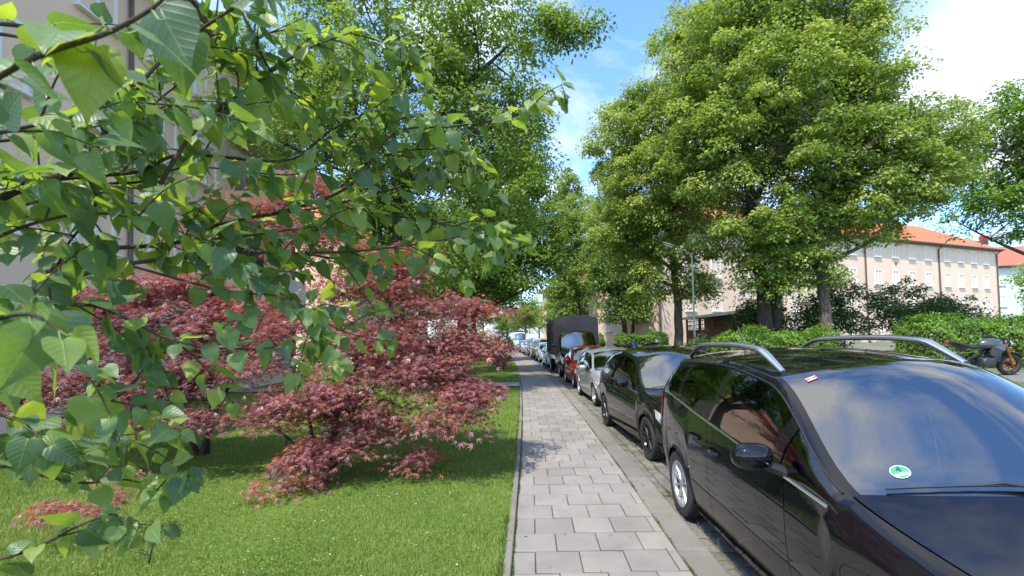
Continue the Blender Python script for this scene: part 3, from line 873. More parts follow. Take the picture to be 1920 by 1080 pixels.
# younger trees further along the right side
b = (9.3, 38.0, verge_z(9.3, 38))
tree('street_tree', 'mid green tree with dark twin stems behind the parked motor scooters', b, None, 0.24,
     [(-0.5, 0, 6.2, 2.7, 2.5, 3.8), (-1.8, 0, 9.0, 2.2, 2.2, 3.3), (0.8, 0, 4.6, 2.0, 2.0, 2.1), (1.2, 0, 9.6, 2, 2, 3.0), (-1.0, 0, 12.2, 1.7, 1.8, 2.4)], 300, 0.85, 130, 0.24, M['leaf_linden_far'], M['bark_dark'], 25, limbs=10,
     stems=[[(0, 0, 0), (-0.3, 0, 3), (-0.8, 0, 8), (-1, 0, 12)], [(0.3, 0.3, 0), (0.7, 0.2, 3), (1.2, 0, 8)]])
b = (7.0, 45.0, verge_z(9, 45))
tree('street_tree', 'slim street tree with leaning stem rising behind the black truck', b, [(0, 0, 0), (-0.3, 0, 3), (-0.9, 0, 7), (-1.0, 0, 14)], 0.2,
     [(-1.2, 0, 7.2, 2.6, 2.4, 2.6), (-0.8, 0, 12, 2.6, 2.4, 4.2), (-1.6, 0, 15.6, 1.6, 1.7, 2.2), (-2.8, 0, 10.2, 1.5, 1.6, 2.4), (-2.6, 0, 6.2, 1.6, 1.7, 1.3), (0.5, 0, 8.6, 1.5, 1.6, 2)], 330, 0.85, 110, 0.24, M['leaf_linden_far'], M['bark_dark'], 26, limbs=8)
random.seed(3)
far = [(7.3, 54, 9.5, 'leaf_linden_far', 'light green tree above the roofs behind the black truck'), (6.6, 63, 9.0, 'leaf_pale', 'pale green tree standing directly above the silver car at the bend'), (8.4, 80, 10.5, 'leaf_linden_far', 'tall distant tree behind the peach coloured house'),
       (2.6, 93, 10.0, 'leaf_pale', 'pale round tree closing the far end of the street'), (-5.5, 88, 12.0, 'leaf_walnut', 'distant tree overhanging the far end of the lawn'),
       (-1.2, 108, 8.5, 'leaf_walnut', 'low dense tree hiding the white house at the street end'), (6.0, 105, 11.0, 'leaf_linden_far', 'farthest hazy tree between the street end and the houses')]
for i, (x, y, h, mt, lb) in enumerate(far):
    b = (x, y, float(rise(y)) + 0.1)
    tree('street_tree', lb, b, [(0, 0, 0), (0.1, 0, h*.4), (0.1, 0, h*.8)], 0.2,
         [(0, 0, h*.62, h*.3, h*.28, h*.34), (-h*.14, 0, h*.45, h*.2, h*.2, h*.16), (h*.16, 0, h*.5, h*.2, h*.2, h*.18)], 120, h*.1, 70, 0.3, M[mt], M['bark_dark'], 40+i, limbs=7, group='distant street trees')
b = (64, 76, 1.0)
tree('garden_tree', 'airy yellowish tree showing above the ridge of the orange roof', b, [(0, 0, 0), (0, 0, 9), (0, 0, 16)], 0.35,
     [(-3, 0, 16.5, 2.6, 2.5, 2.4), (3.6, 0, 15.6, 4.0, 3, 3.2), (8.0, 0, 14.2, 2.6, 2.5, 2.2), (1, 0, 12, 4, 3, 2.5)], 120, 1.1, 42, 0.34, M['leaf_pale'], M['bark_grey'], 31, limbs=10)
b = (39.5, 34.0, 0.7)
tree('garden_tree', 'leafy shrub tree at the right edge in front of the mint green house', b, [(0, 0, 0), (0, 0, 3), (0, 0, 5)], 0.2,
     [(0, 0, 4.6, 2.4, 2.4, 1.8), (1.5, 0, 3.0, 2.5, 2.4, 1.6), (-0.8, 0, 2.4, 1.5, 1.6, 1.5)], 110, 0.7, 80, 0.2, M['leaf_linden_far'], M['bark_grey'], 32, limbs=6)

# --- trees on the lawn to the left
b = (-3.7, 15.2, 0.02)
tree('walnut_tree', 'large walnut tree with dark forked trunk above the red maples', b, None, 0.24,
     [(-0.2, 0.4, 9.6, 4.0, 3.6, 4.4), (2.6, 0.3, 7.4, 2.7, 2.4, 2.9), (2.3, 0.0, 11.0, 2.8, 2.6, 3.4), (-3.2, 0.3, 10.2, 2.3, 2.6, 3.6), (2.2, 0, 4.7, 1.9, 2.0, 1.3), (-0.6, 0.2, 6.0, 2.2, 2.2, 1.8), (4.2, 0, 11.8, 1.5, 1.3, .9), (4.35, 0, 8.3, 1.25, 1.5, 3.2), (5.5, 0, 12.3, 1.4, .8, .45, 5)],
     470, 0.70, 165, 0.142, M['leaf_walnut'], M['bark_dark'], 51, limbs=20, droop=0.6, flat=0.55,
     stems=[[(0, 0, 0), (0.05, 0, 3), (0, 0, 6), (-0.1, 0, 9), (-0.3, 0, 14)], [(0, 0, 2.5), (-0.6, 0, 5), (-1.3, 0, 9), (-1.7, 0, 13)], [(0, 0, 6.2), (1.0, 0, 8.6), (2.4, 0, 10.2), (4.0, 0, 11.6)]])
b = (-2.9, 24.5, 0.02)
tree('walnut_tree', 'walnut tree with leaning dark trunk behind the red maple foliage', b, [(0, 0, 0), (0.3, 0, 3), (0.8, 0, 6), (1.0, 0, 10), (1.2, 0, 13)], 0.27,
     [(1.4, 0, 8.2, 3.0, 2.8, 4.0), (2.6, 0, 5.4, 2.2, 2.2, 1.8), (3.6, 0, 8.6, 2.2, 2.2, 3.4), (4.6, 0, 6.6, 1.3, 1.5, 1.8), (3.4, 0, 12.0, 2.0, 2.0, 2.4), (-1.6, 0, 6.5, 2.8, 2.6, 3.0), (0.2, 0, 5.0, 2, 2, 1.2)], 450, 0.8, 140, 0.188, M['leaf_walnut'], M['bark_dark'], 52, limbs=14, droop=0.6)
b = (-3.2, 37.0, 0.1)
tree('walnut_tree', 'farther walnut tree over the lawn edge beside the pavement bend', b, [(0, 0, 0), (0.2, 0, 3), (0.6, 0, 7), (0.8, 0, 10)], 0.24,
     [(0.8, 0, 7.2, 3.2, 2.8, 3.4), (2.6, 0, 6.0, 2.2, 2.2, 2.2), (-2, 0, 6, 2.6, 2.4, 2.6), (2.2, 0, 9, 2, 2, 2)], 250, 0.9, 120, 0.24, M['leaf_pale'], M['bark_dark'], 53, limbs=10, droop=0.6)
b = (-7.6, 30, 0.1)
tree('garden_tree', 'broad green tree between the lawn and the left houses', b, [(0, 0, 0), (0, 0, 4), (0, 0, 9)], 0.25,
     [(0, 0, 7.5, 3.6, 3.0, 3.6), (2, 0, 4.6, 2.4, 2.4, 2.2), (-1, 0, 11, 2.6, 2.4, 2.2)], 170, 0.95, 85, 0.2, M['leaf_linden_far'], M['bark_dark'], 54, limbs=9)

# --- Japanese maples
bA = (-2.55, 6.35, 0.01)
def lob(b, px, py, dpt, rx, ry, rz, w): return (*rel(b, px, py, dpt), rx, ry, rz, w)
LA = [(640, 640, 6.7, 1.25, .8, .55, 26, .40), (560, 760, 6.3, .9, .6, .30, 14, .30), (800, 640, 6.5, .8, .6, .35, 14, .55), (840, 720, 6.1, .55, .5, .25, 9, .40), (690, 770, 6.1, .7, .5, .25, 10, .3), (480, 600, 6.9, .9, .7, .4, 10, .45), (620, 830, 5.8, .5, .4, .18, 6, .3), (615, 735, 5.9, .52, .45, .20, 11, .50), (720, 700, 6.2, .55, .5, .22, 9, .42), (850, 775, 5.7, .46, .4, .18, 7, .72), (900, 735, 5.9, .3, .3, .14, 4, .38), (880, 640, 6.4, .55, .5, .24, 9, .82),
      (800, 570, 6.7, .75, .6, .3, 12, .88), (905, 580, 6.6, .45, .4, .2, 6, .92), (690, 530, 6.9, .85, .7, .35, 15, .75), (590, 440, 7.2, .85, .6, .4, 16, .85), (480, 400, 7.4, .8, .6, .4, 13, .9), (560, 350, 7.4, .7, .5, .3, 9, .92), (760, 480, 7.0, .6, .5, .25, 8, .85),
      (540, 610, 6.7, .75, .6, .22, 6, .42), (700, 620, 6.4, .75, .6, .25, 9, .5), (800, 690, 6.3, .6, .5, .22, 8, .35), (560, 855, 5.6, .34, .3, .13, 4, .3), (785, 850, 5.8, .26, .25, .10, 3, .25), (520, 905, 5.3, .3, .3, .1, 2, .3),
      (600, 900, 5.5, .25, .25, .1, 2, .35), (460, 690, 6.2, .5, .5, .2, 4, .3), (700, 800, 6.0, .5, .4, .2, 4, .2)]
tree('japanese_maple', 'red Japanese maple nearest the pavement, pink clump low on its front', bA, None, 0.045,
     [lob(bA, *l[:7]) for l in LA], 1000, 0.29, 40, 0.069, M['leaf_maple'], M['bark_maple'], 61, cat='shrub', group='red Japanese maples on the lawn', limbs=20, droop=0.5, flat=0.24, shape=LEAFP, up=1.0, shell=0.5, tone=[l[7] for l in LA], jitter=0.35,
     stems=[[(0, 0, 0), (0.1, -0.1, 0.4), (0.5, -0.2, 0.9), (1.0, -.1, 1.4)], [(-.03, 0, 0), (-0.2, 0.05, 0.5), (-0.35, 0.2, 1.2), (-0.3, 0.5, 2.1)], [(0.03, .03, 0), (0.1, 0.1, 0.6), (0.3, 0.3, 1.3), (0.7, 0.4, 2.0)],
            [(-.05, -.03, 0), (-0.3, -0.2, 0.4), (-0.7, -.3, 0.8)], [(.04, -.03, 0), (0.4, -.2, .3), (.9, -.3, .5)]], trunk_parts='stem')
bB = (-4.9, 7.4, 0.01)
LB = [(260, 600, 7.1, 1.5, .8, .45, 18, .4), (230, 720, 6.6, 1.2, .7, .35, 12, .28), (420, 640, 6.9, .8, .6, .5, 9, .4), (210, 560, 7.2, .9, .6, .2, 10, .45), (330, 530, 7.3, .8, .6, .2, 9, .55), (110, 590, 7.0, .8, .6, .2, 8, .4), (270, 640, 6.8, .8, .6, .2, 7, .32), (150, 690, 6.6, .8, .5, .2, 7, .25), (310, 720, 6.5, .7, .5, .2, 6, .3),
      (60, 740, 6.3, .6, .5, .16, 5, .28), (400, 690, 6.6, .6, .5, .2, 5, .3), (420, 560, 7.3, .6, .5, .22, 6, .6), (370, 440, 7.6, .6, .5, .25, 4, .8), (230, 790, 6.2, .6, .5, .16, 5, .25), (370, 780, 6.1, .4, .4, .15, 3, .3), (330, 640, 7, .5, .5, .2, 3, .3)]
tree('japanese_maple', 'purple Japanese maple farther left, in front of the pink house wall', bB, None, 0.045,
     [lob(bB, *l[:7]) for l in LB], 640, 0.31, 41, 0.075, M['leaf_maple'], M['bark_maple'], 62, cat='shrub', group='red Japanese maples on the lawn', limbs=16, droop=0.4, flat=0.28, shape=LEAFP, up=1.0, tone=[l[7] for l in LB], jitter=0.35,
     stems=[[(0, 0, 0), (0.2, 0, 0.6), (0.6, 0, 1.4), (1.0, 0, 2.2)], [(-.05, 0, 0), (-.4, 0, .7), (-.9, 0, 1.5)], [(.05, .05, 0), (.1, .1, 1), (0, .1, 2)]], trunk_parts='stem')
bC = (-2.9, 3.75, 0.01)
LC = [(130, 955, 4.0, .3, .25, .10, 5, .75), (200, 930, 4.0, .25, .2, .08, 4, .7), (215, 890, 4.1, .2, .2, .08, 3, .65)]
tree('maple_seedling', 'small rusty red maple shoot low in the grass under the lilac', bC, [(0, 0, 0), (0.03, 0, .12), (0.1, 0.02, .3)], 0.007,
     [lob(bC, *l[:7]) for l in LC], 22, 0.14, 28, 0.05, M['leaf_maple'], M['bark_maple'], 63, cat='shrub', limbs=4, droop=0.4, flat=0.4, shape=LEAFP, up=0.8, tone=[l[7] for l in LC], trunk_parts='stem')

# --- bushes and hedges
def bush(name, label, base, lobes, n, cr, per, leaf, mat, seed, group=None):
    return tree(name, label, base, [(0, 0, 0), (0, 0, max(0.5, lobes[0][2]*0.8))], 0.06, lobes, n, cr, per, leaf, mat, M['bark_dark'], seed, cat='shrub', group=group, limbs=8, shell=0.4, twig=False, flat=0.7, trunk_parts='stem')
bush('shrub', 'tall dark shrub left of the slender linden trunk', (11.9, 22.6, .55), [(0.2, 0, 1.9, 1.3, 1.2, 1.6), (-.5, 0, 1.2, 1.0, 1.0, 1.1)], 90, .5, 75, .15, M['leaf_dark'], 71, 'dark shrubs in front of the right building')
bush('shrub', 'tall dark shrub right behind the slender linden trunk', (15.2, 22.2, .55), [(0, 0, 2.3, 1.7, 1.3, 1.7), (-1.2, 0, 1.3, 1.2, 1, 1.2)], 120, .5, 75, .15, M['leaf_dark'], 72, 'dark shrubs in front of the right building')
bush('shrub', 'wide dark shrub with arching twigs below the downpipes', (18.6, 22.4, .55), [(0, 0, 2.0, 1.9, 1.3, 1.7), (1.6, 0, 1.5, 1.4, 1.2, 1.3)], 130, .5, 75, .15, M['leaf_dark'], 73, 'dark shrubs in front of the right building')
bush('shrub', 'grey green shrub at the right end of the dark shrubbery', (21.2, 22.6, .55), [(0, 0, 1.7, 1.5, 1.2, 1.3)], 80, .45, 75, .14, M['leaf_juniper'], 74, 'dark shrubs in front of the right building')
bush('juniper', 'low bluish juniper between lamp post and building corner', (7.9, 19.4, .42), [(0, 0, .7, .9, .7, .65), (-.5, 0, .6, .8, .6, .55)], 60, .35, 80, .09, M['leaf_juniper'], 75)
bush('shrub', 'round clipped green bush beside the far lawn', (-0.75, 36.5, 0.1), [(0, 0, 1.1, 1.0, .9, 1.15)], 60, .4, 80, .14, M['leaf_dark'], 76)
bush('shrub', 'small reddish shrub under the round bush by the pavement', (-0.85, 27.5, 0.03), [(0.1, 0, .45, .55, .45, .45)], 30, .25, 60, .1, M['leaf_maple'], 77)
bush('shrub', 'wide dark green bush closing the lawn beyond the walnut trees', (-3.6, 47, 0.15), [(0, 0, 1.3, 2.0, 1.2, 1.5), (2.0, 0.5, 1.0, 1.0, .9, 1.1), (-2.4, 0, 1.5, 1.8, 1.2, 1.6)], 110, .55, 60, .2, M['leaf_dark'], 79)
bush('shrub', 'tall green thicket at the left of the street bend', (-6.0, 63, 0.3), [(0, 0, 2.0, 2.6, 1.4, 2.2), (2.6, 0, 1.4, 1.6, 1.2, 1.5), (-3, 0, 2.2, 2.4, 1.4, 2.2)], 120, .7, 55, .26, M['leaf_linden_far'], 80)
bush('shrub', 'light green bush behind the left maple stems', (-4.6, 11.5, 0.02), [(0, 0, .5, .8, .6, .5), (1.2, 0.5, .4, .6, .5, .4)], 40, .3, 70, .09, M['leaf_pale'], 78)

def hedge(name, label, pts, width, h, mat, seed, leaf=0.075, dens=950, group=None):
    rng = np.random.default_rng(seed)
    base = Vector(pts[0]); root = empty(name, base); tag(root, label, 'hedge', group)
    P = []; N = []; core = MB()
    for a, b in zip(pts[:-1], pts[1:]):
        a = np.array(a, float); b = np.array(b, float); L = np.linalg.norm(b[:2] - a[:2]); u = (b - a)/L; nrm = np.array([-u[1], u[0], 0])
        n = int(dens*L*(2*h + width))
        s = rng.random(n)*L
        k = rng.random(n)*(2*h + width)
        w2 = width/2
        bulge = 0.12*np.sin(s*2.1 + seed) + 0.09*np.sin(s*5.3 + 1.7*np.sin(s)) + 0.07*np.sin(k*7+s*3) + 0.05*np.sin(k*17 + s*11)
        side = np.where(k < h, -1, np.where(k < h + width, 0, 1))
        hh = np.where(side == -1, k, np.where(side == 1, k - h - width, h)); ww = np.where(side == 0, k - h - w2, side*w2)
        pos = a + u*s[:, None] + nrm*(ww*(1 - 0.18*np.maximum(0, hh/h - .7)/.3))[:, None] + np.array([0, 0, 1])*hh[:, None]
        on = np.where(side[:, None] == 0, np.array([0, 0, 1.0]), nrm*side[:, None] + np.array([0, 0, .35]))
        pos += on*(bulge + rng.normal(size=n)*0.05 + 0.06*(rng.random(n) < .12))[:, None]
        P.append(pos - np.array(base)); N.append(on + rng.normal(size=(n, 3))*0.55)
        for e, sg in ((a, -1), (b, 1)):
            ne = int(dens*h*width*.8); ww = rng.uniform(-w2, w2, ne); hh = h*rng.random(ne)
            P.append(e + nrm*ww[:, None] + np.array([0, 0, 1])*hh[:, None] + u*(sg*(.04 + .06*rng.normal(size=ne) + .1*np.cos(ww/w2*1.5)))[:, None] - np.array(base)); N.append(u*sg + rng.normal(size=(ne, 3))*.55)
        MMx = Matrix.Translation(Vector(a) - base) @ Matrix.Rotation(math.atan2(u[1], u[0]), 4, 'Z')
        core.box(0, L, -w2*.72, w2*.72, 0, h*.86, MMx)
    P = np.concatenate(P); N = np.concatenate(N); n = len(P)
    D = rng.normal(size=(n, 3)) + np.array([0, 0, .5])
    rnd = np.clip(0.5*rng.random(n) + 0.5*(0.5 + 0.5*np.sin(P[:, 0]*3 + P[:, 1]*2 + 2*P[:, 2])), 0, 1)
    leaf_cloud('foliage', P, N, D, leaf*rng.uniform(.7, 1.3, n), LEAF4, mat, rnd, root)
    core.build('twigs', M['bark_dark'], root)
    return root
hedge('hedge', 'bright green low hedge behind the roof of the nearest car', [(7.7, 17.2, .40), (11.6, 17.4, .48)], 1.2, 1.25, M['leaf_hedge'], 81, .09, 900, 'clipped hedges along the far side')
hedge('hedge', 'long bright hedge behind the parked motorcycle at the right edge', [(12.6, 14.8, .5), (17.5, 14.6, .52), (22.5, 14.4, .55)], 1.3, 1.45, M['leaf_hedge'], 82, .085, 760, 'clipped hedges along the far side')
hedge('hedge', 'short rounded hedge behind the blue motor scooter', [(7.9, 35.2, .45), (11.4, 35.2, .52)], 1.2, 1.35, M['leaf_hedge'], 83, .13, 450, 'clipped hedges along the far side')
hedge('hedge', 'small round hedge stub right of the black truck', [(8.0, 43.6, .5), (8.9, 43.6, .55)], .9, 1.4, M['leaf_hedge'], 84, .13, 450, 'clipped hedges along the far side')

# --- grass blades on the lawn, dense near the camera
rng = np.random.default_rng(9)
def grass(n, y0, y1, x0, hgt, wid, pw=1.0):
    y = y0 + (y1 - y0)*rng.random(n)**pw
    xr = xl(y) - 0.085 + 0.03*(rng.random(n) < .1)
    lo = np.maximum(-1.25*y - 0.3, x0)
    x = lo + (xr - lo)*rng.random(n)
    keep = ~((y > 16.85) & (y < 18.65)); x = x[keep]; y = y[keep]; n = len(x)
    o = x - xl(y)
    fall = np.clip((-o - .3)/2, 0, 1)
    z = 0.012 + (0.03*np.sin(o*1.1 + y*0.31) + 0.02*np.sin(y*0.8 + o*0.4))*fall + rise(y) - 0.006
    patch = np.clip(0.5 + 0.30*np.sin(x*1.9 + 1.3*np.sin(y*1.4))*np.sin(y*1.6 + x*.7) + 0.22*np.sin(x*5.3 + 2*np.sin(y*3.1))*np.sin(y*4.7) + 0.15*np.sin(x*11 + y*7)*np.sin(y*13 - x*5), 0, 1)
    h = hgt*rng.uniform(.5, 1.3, n)*(0.75 + .5*patch)
    a = rng.random(n)*2*np.pi; lean = rng.uniform(.1, .75, n)
    P = np.stack([x, y, z], 1); dx = np.stack([np.cos(a), np.sin(a), np.zeros(n)], 1)
    px = np.stack([-np.sin(a), np.cos(a), np.zeros(n)], 1)
    V = np.stack([P - dx*wid/2, P + dx*wid/2, P + px*(h*lean)[:, None] + np.array([0, 0, 1.0])*(h*np.sqrt(1 - .6*lean**2))[:, None]], 1).reshape(-1, 3)
    return V, np.clip(.42*rng.random(n) + .5*patch + 0.45*(rng.random(n) < .05), 0, 1)
Va, ra = grass(165000, 2.6, 8.0, -7, .042, .0068, 1.25)
Vb, rb = grass(75000, 8.0, 16.5, -10, .05, .0125, 1.2)
Vc, rc = grass(34000, 16.5, 36, -9, .06, .025, 1.2)
V = np.concatenate([Va, Vb, Vc]); r_ = np.concatenate([ra, rb, rc])
M['grass'] = leaf_mat('grass_blade', (0.088, 0.158, 0.03), (0.18, 0.262, 0.05), (0.41, 0.42, 0.15), 0.35, 0.55, 0.3)
g = np_mesh('grass', V, np.arange(len(V)), 3, M['grass'], None, r_); g['kind'] = 'stuff'
g['label'] = 'short mown grass blades of the lawn'; g['category'] = 'grass'
# clover leaves and daisies in the near lawn
n = 9000; y = 2.8 + 5.5*rng.random(n); lo = np.maximum(-1.2*y, -6); x = lo + (xl(y) - .12 - lo)*rng.random(n)
keep = np.sin(x*1.3 + 2)*np.sin(y*1.1) > 0.05; x = x[keep]; y = y[keep]; n = len(x)
P = np.stack([x, y, 0.035 + 0.015*rng.random(n)], 1)
cl = leaf_cloud('clover', P, np.array([0, 0, 1.0]) + .4*rng.normal(size=(n, 3)), rng.normal(size=(n, 3)), rng.uniform(.014, .028, n), LEAF4, M['leaf_hedge'], rng.random(n)); cl['kind'] = 'stuff'
cl['label'] = 'small clover leaves between the grass blades'; cl['category'] = 'clover'
n = 110; y = 3.0 + 8*rng.random(n); lo = np.maximum(-.6*y, -4); x = lo + (xl(y) - .15 - lo)*rng.random(n)
m = MB()
for i in range(n):
    c = Vector((x[i], y[i], .055 + .015*rng.random())); rr = .0045 + .003*rng.random()
    m.add([c] + [c + Vector((rr*math.cos(k*math.pi/4), rr*math.sin(k*math.pi/4), .002)) for k in range(8)], [(0, k+1, (k+1) % 8 + 1) for k in range(8)])
dz = m.build('daisies', M['white_paint']); dz['kind'] = 'stuff'; dz['label'] = 'tiny white daisies scattered in the lawn'; dz['category'] = 'daisy'

# weeds and moss along the joints beside edging, kerb and gutter
def weeds(n, xoff, spread, hgt, yy0, yy1, zf):
    y = yy0 + (yy1 - yy0)*rng.random(n)**1.4
    k = (np.sin(y*2.3 + xoff*5) + np.sin(y*5.9 + 1) + np.sin(y*13.1)) > rng.uniform(-1.2, 2.2, n); y = y[k]; n = len(y)
    x = xl(y) + xoff + rng.normal(size=n)*spread
    P = np.stack([x, y, zf + rise(y)], 1); a = rng.random(n)*6.283; h = hgt*rng.uniform(.3, 1.3, n)
    dx = np.stack([np.cos(a), np.sin(a), 0*a], 1)*.004; tip = np.stack([np.cos(a*1.7)*.5, np.sin(a*1.7)*.5, np.ones(n)], 1)*h[:, None]
    return np.stack([P - dx, P + dx, P + tip], 1).reshape(-1, 3), rng.random(n)*.8
W_ = [weeds(9000, .004, .006, .022, 3, 22, .0), weeds(6000, PAVE_W + .004, .006, .018, 3, 22, .0), weeds(9000, PAVE_W + KERB_W + .02, .03, .03, 3, 20, -.085), weeds(16000, PAVE_W + KERB_W + .3, .22, .03, 5.2, 13, -.08), weeds(5000, -.085, .012, .06, 3, 22, .01)]
V = np.concatenate([w[0] for w in W_]); wd = np_mesh('weeds', V, np.arange(len(V)), 3, M['grass'], None, np.concatenate([w[1] for w in W_]))
wd['kind'] = 'stuff'; wd['label'] = 'moss and small weeds growing in the paving joints'; wd['category'] = 'weeds'
# fallen leaves and bits on lawn and pavement
n = 420; y = 3 + 12*rng.random(n); x = xl(y) + rng.uniform(-3.5, 1.75, n); z = np.where(x < xl(y), .05, .006) + np.where(x > xl(y) + 1.5, -.07, 0)
lt = leaf_cloud('leaf_litter', np.stack([x, y, z], 1), np.array([0, 0, 1.0]) + .25*rng.normal(size=(n, 3)), rng.normal(size=(n, 3))*np.array([1, 1, .05]), rng.uniform(.012, .04, n), LEAF4, leaf_mat('dry_leaf', (.10, .06, .03), (.22, .15, .07), (.34, .27, .12), .15), rng.random(n))
lt['kind'] = 'stuff'; lt['label'] = 'scattered dry leaf bits on lawn and pavement'; lt['category'] = 'leaf litter'
# ------------------------------------------------------------------ vehicles
class Loft:
    """car shell: sections run s = 0 nose, 1 bonnet front, 2 windscreen base, 3 roof front, 4 mid, 5 roof rear, 6 rear glass base, 7 tail;
       t = 0 sill .. 1 waistline .. 2 roof edge .. 3 centre line. Local y runs from nose to tail, x across."""
    def __init__(s, sp):
        s.sp = sp; S = range(8)
        f = lambda arr, k: pch([(i, p[k]) for i, p in zip(S, arr)])
        s.c6u, s.c6w = f(sp['c6'], 0), f(sp['c6'], 1)
        s.c4u, s.c4v, s.c4w = (f(sp['c4'], k) for k in range(3))
        s.c3u, s.c3v, s.c3w = (f(sp['c3'], k) for k in range(3))
        L = sp['L']; a = sp['c3'][0][0]; b = sp['c3'][7][0]
        s.lowu = lambda x: (s.c3u(x) - a)/(b - a)*L
        hw = sp['hw']
        s.plan = pch(sp.get('plan', [(0, .72), (.06, .80), (.2, .89), (.45, .955), (.9, .99), (1.3, 1.0), (L-1.0, 1.0), (L-.5, .975), (L-.18, .93), (L-.05, .88), (L, .80)]))
        s.sill = pch([(0, sp['sill']+.06), (.5, sp['sill']), (L-.5, sp['sill']), (L, sp['sill']+.10)])
        s.axles = sp['axles']; s.ra = sp['ra']; s.rw = sp['rw']
    def pt(s, x, t, side=-1):
        sp = s.sp; hw = sp['hw']
        x = float(x)
        c3 = np.array([s.c3v(x), s.c3u(x), s.c3w(x)])
        if t <= 1:
            u = float(s.lowu(x)); pl = float(s.plan(u)); 
            w0 = float(s.sill(u))
            for ua in s.axles:
                du = abs(u - ua)
                if du < s.ra: w0 = max(w0, s.rw + math.sqrt(s.ra**2 - du**2))
            wb = c3[2]
            V = [(hw*pl - .055, u, w0), (hw*pl - .008, u, max(w0 + .02, w0 + (wb-w0)*.30)), (hw*pl, u*.7 + c3[1]*.3, max(w0 + .04, w0 + (wb-w0)*.62)), tuple(c3)]
            arch = max(0.0, min(1.0, (w0 - sp['sill'] - .1)/.25))
            V[0] = (V[0][0] + .05*arch, V[0][1], V[0][2])
            q = t*3; i = min(2, int(q)); fq = q - i
            p = [np.array(V[max(0, i-1)]), np.array(V[i]), np.array(V[i+1]), np.array(V[min(3, i+2)])]
            r = 0.5*((2*p[1]) + (p[2]-p[0])*fq + (2*p[0]-5*p[1]+4*p[2]-p[3])*fq*fq + (3*p[1]-p[0]-3*p[2]+p[3])*fq**3)
        elif t <= 2:
            c4 = np.array([s.c4v(x), s.c4u(x), s.c4w(x)]); q = t - 1
            r = c3*(1-q) + c4*q; r[0] += .035*math.sin(math.pi*q)*(1 if 2 <= x <= 6 else .3)
        else:
            c4 = np.array([s.c4v(x), s.c4u(x), s.c4w(x)]); c6 = np.array([0, s.c6u(x), s.c6w(x)]); q = t - 2
            e = math.sin(q*math.pi/2)
            r = np.array([c4[0]*(1-q), c4[1] + (c6[1]-c4[1])*(1-(1-q)**2), c4[2] + (c6[2]-c4[2])*(1-(1-q)**2.2)])
        return Vector((r[0]*side*-1 if side < 0 and False else r[0]*side, r[1], r[2]))
    def nrm(s, x, t, side):
        e = 2e-3; tt = min(max(t, .01), 2.985)
        lo = math.floor(tt); ta, tb = max(tt-e*4, lo + 1e-4 if lo == math.floor(tt) else tt), tt+e*4
        if math.floor(tb) != lo: tb = tt
        d1 = s.pt(min(6.999, x+e), tt, side) - s.pt(max(0, x-e), tt, side); d2 = s.pt(x, tb, side) - s.pt(x, ta, side)
        n = d1.cross(d2)*(1 if side > 0 else -1)
        return n.normalized() if n.length > 1e-9 else Vector((side, 0, 0))
    def s_of_u(s, u, low=True):
        if not hasattr(s, '_us'): s._xs = np.linspace(0, 7, 1600); s._us = s.lowu(s._xs)
        return float(np.interp(u, s._us, s._xs))
    def patch(s, name, s0, s1, t0, t1, mat, parent, side=-1, off=.004, ns=10, nt=6, mirror=False, shape=None, smooth=True):
        """sheet lying on the shell, off metres proud of it; shape(a, b) -> keep"""
        m = MB()
        for sd in ((-1, 1) if mirror else (side,)):
            V = []; Fs = []
            for i in range(ns+1):
                for j in range(nt+1):
                    a = i/ns; b = j/nt
                    x = s0 + (s1-s0)*a; t = t0 + (t1-t0)*b
                    if shape: x, t = shape(a, b)
                    V.append(s.pt(x, t, sd) + s.nrm(x, t, sd)*off)
            for i in range(ns):
                for j in range(nt): Fs.append((i*(nt+1)+j, (i+1)*(nt+1)+j, (i+1)*(nt+1)+j+1, i*(nt+1)+j+1))
            m.add(V, Fs)
        return m.build(name, mat, parent, smooth=smooth, angle=50)

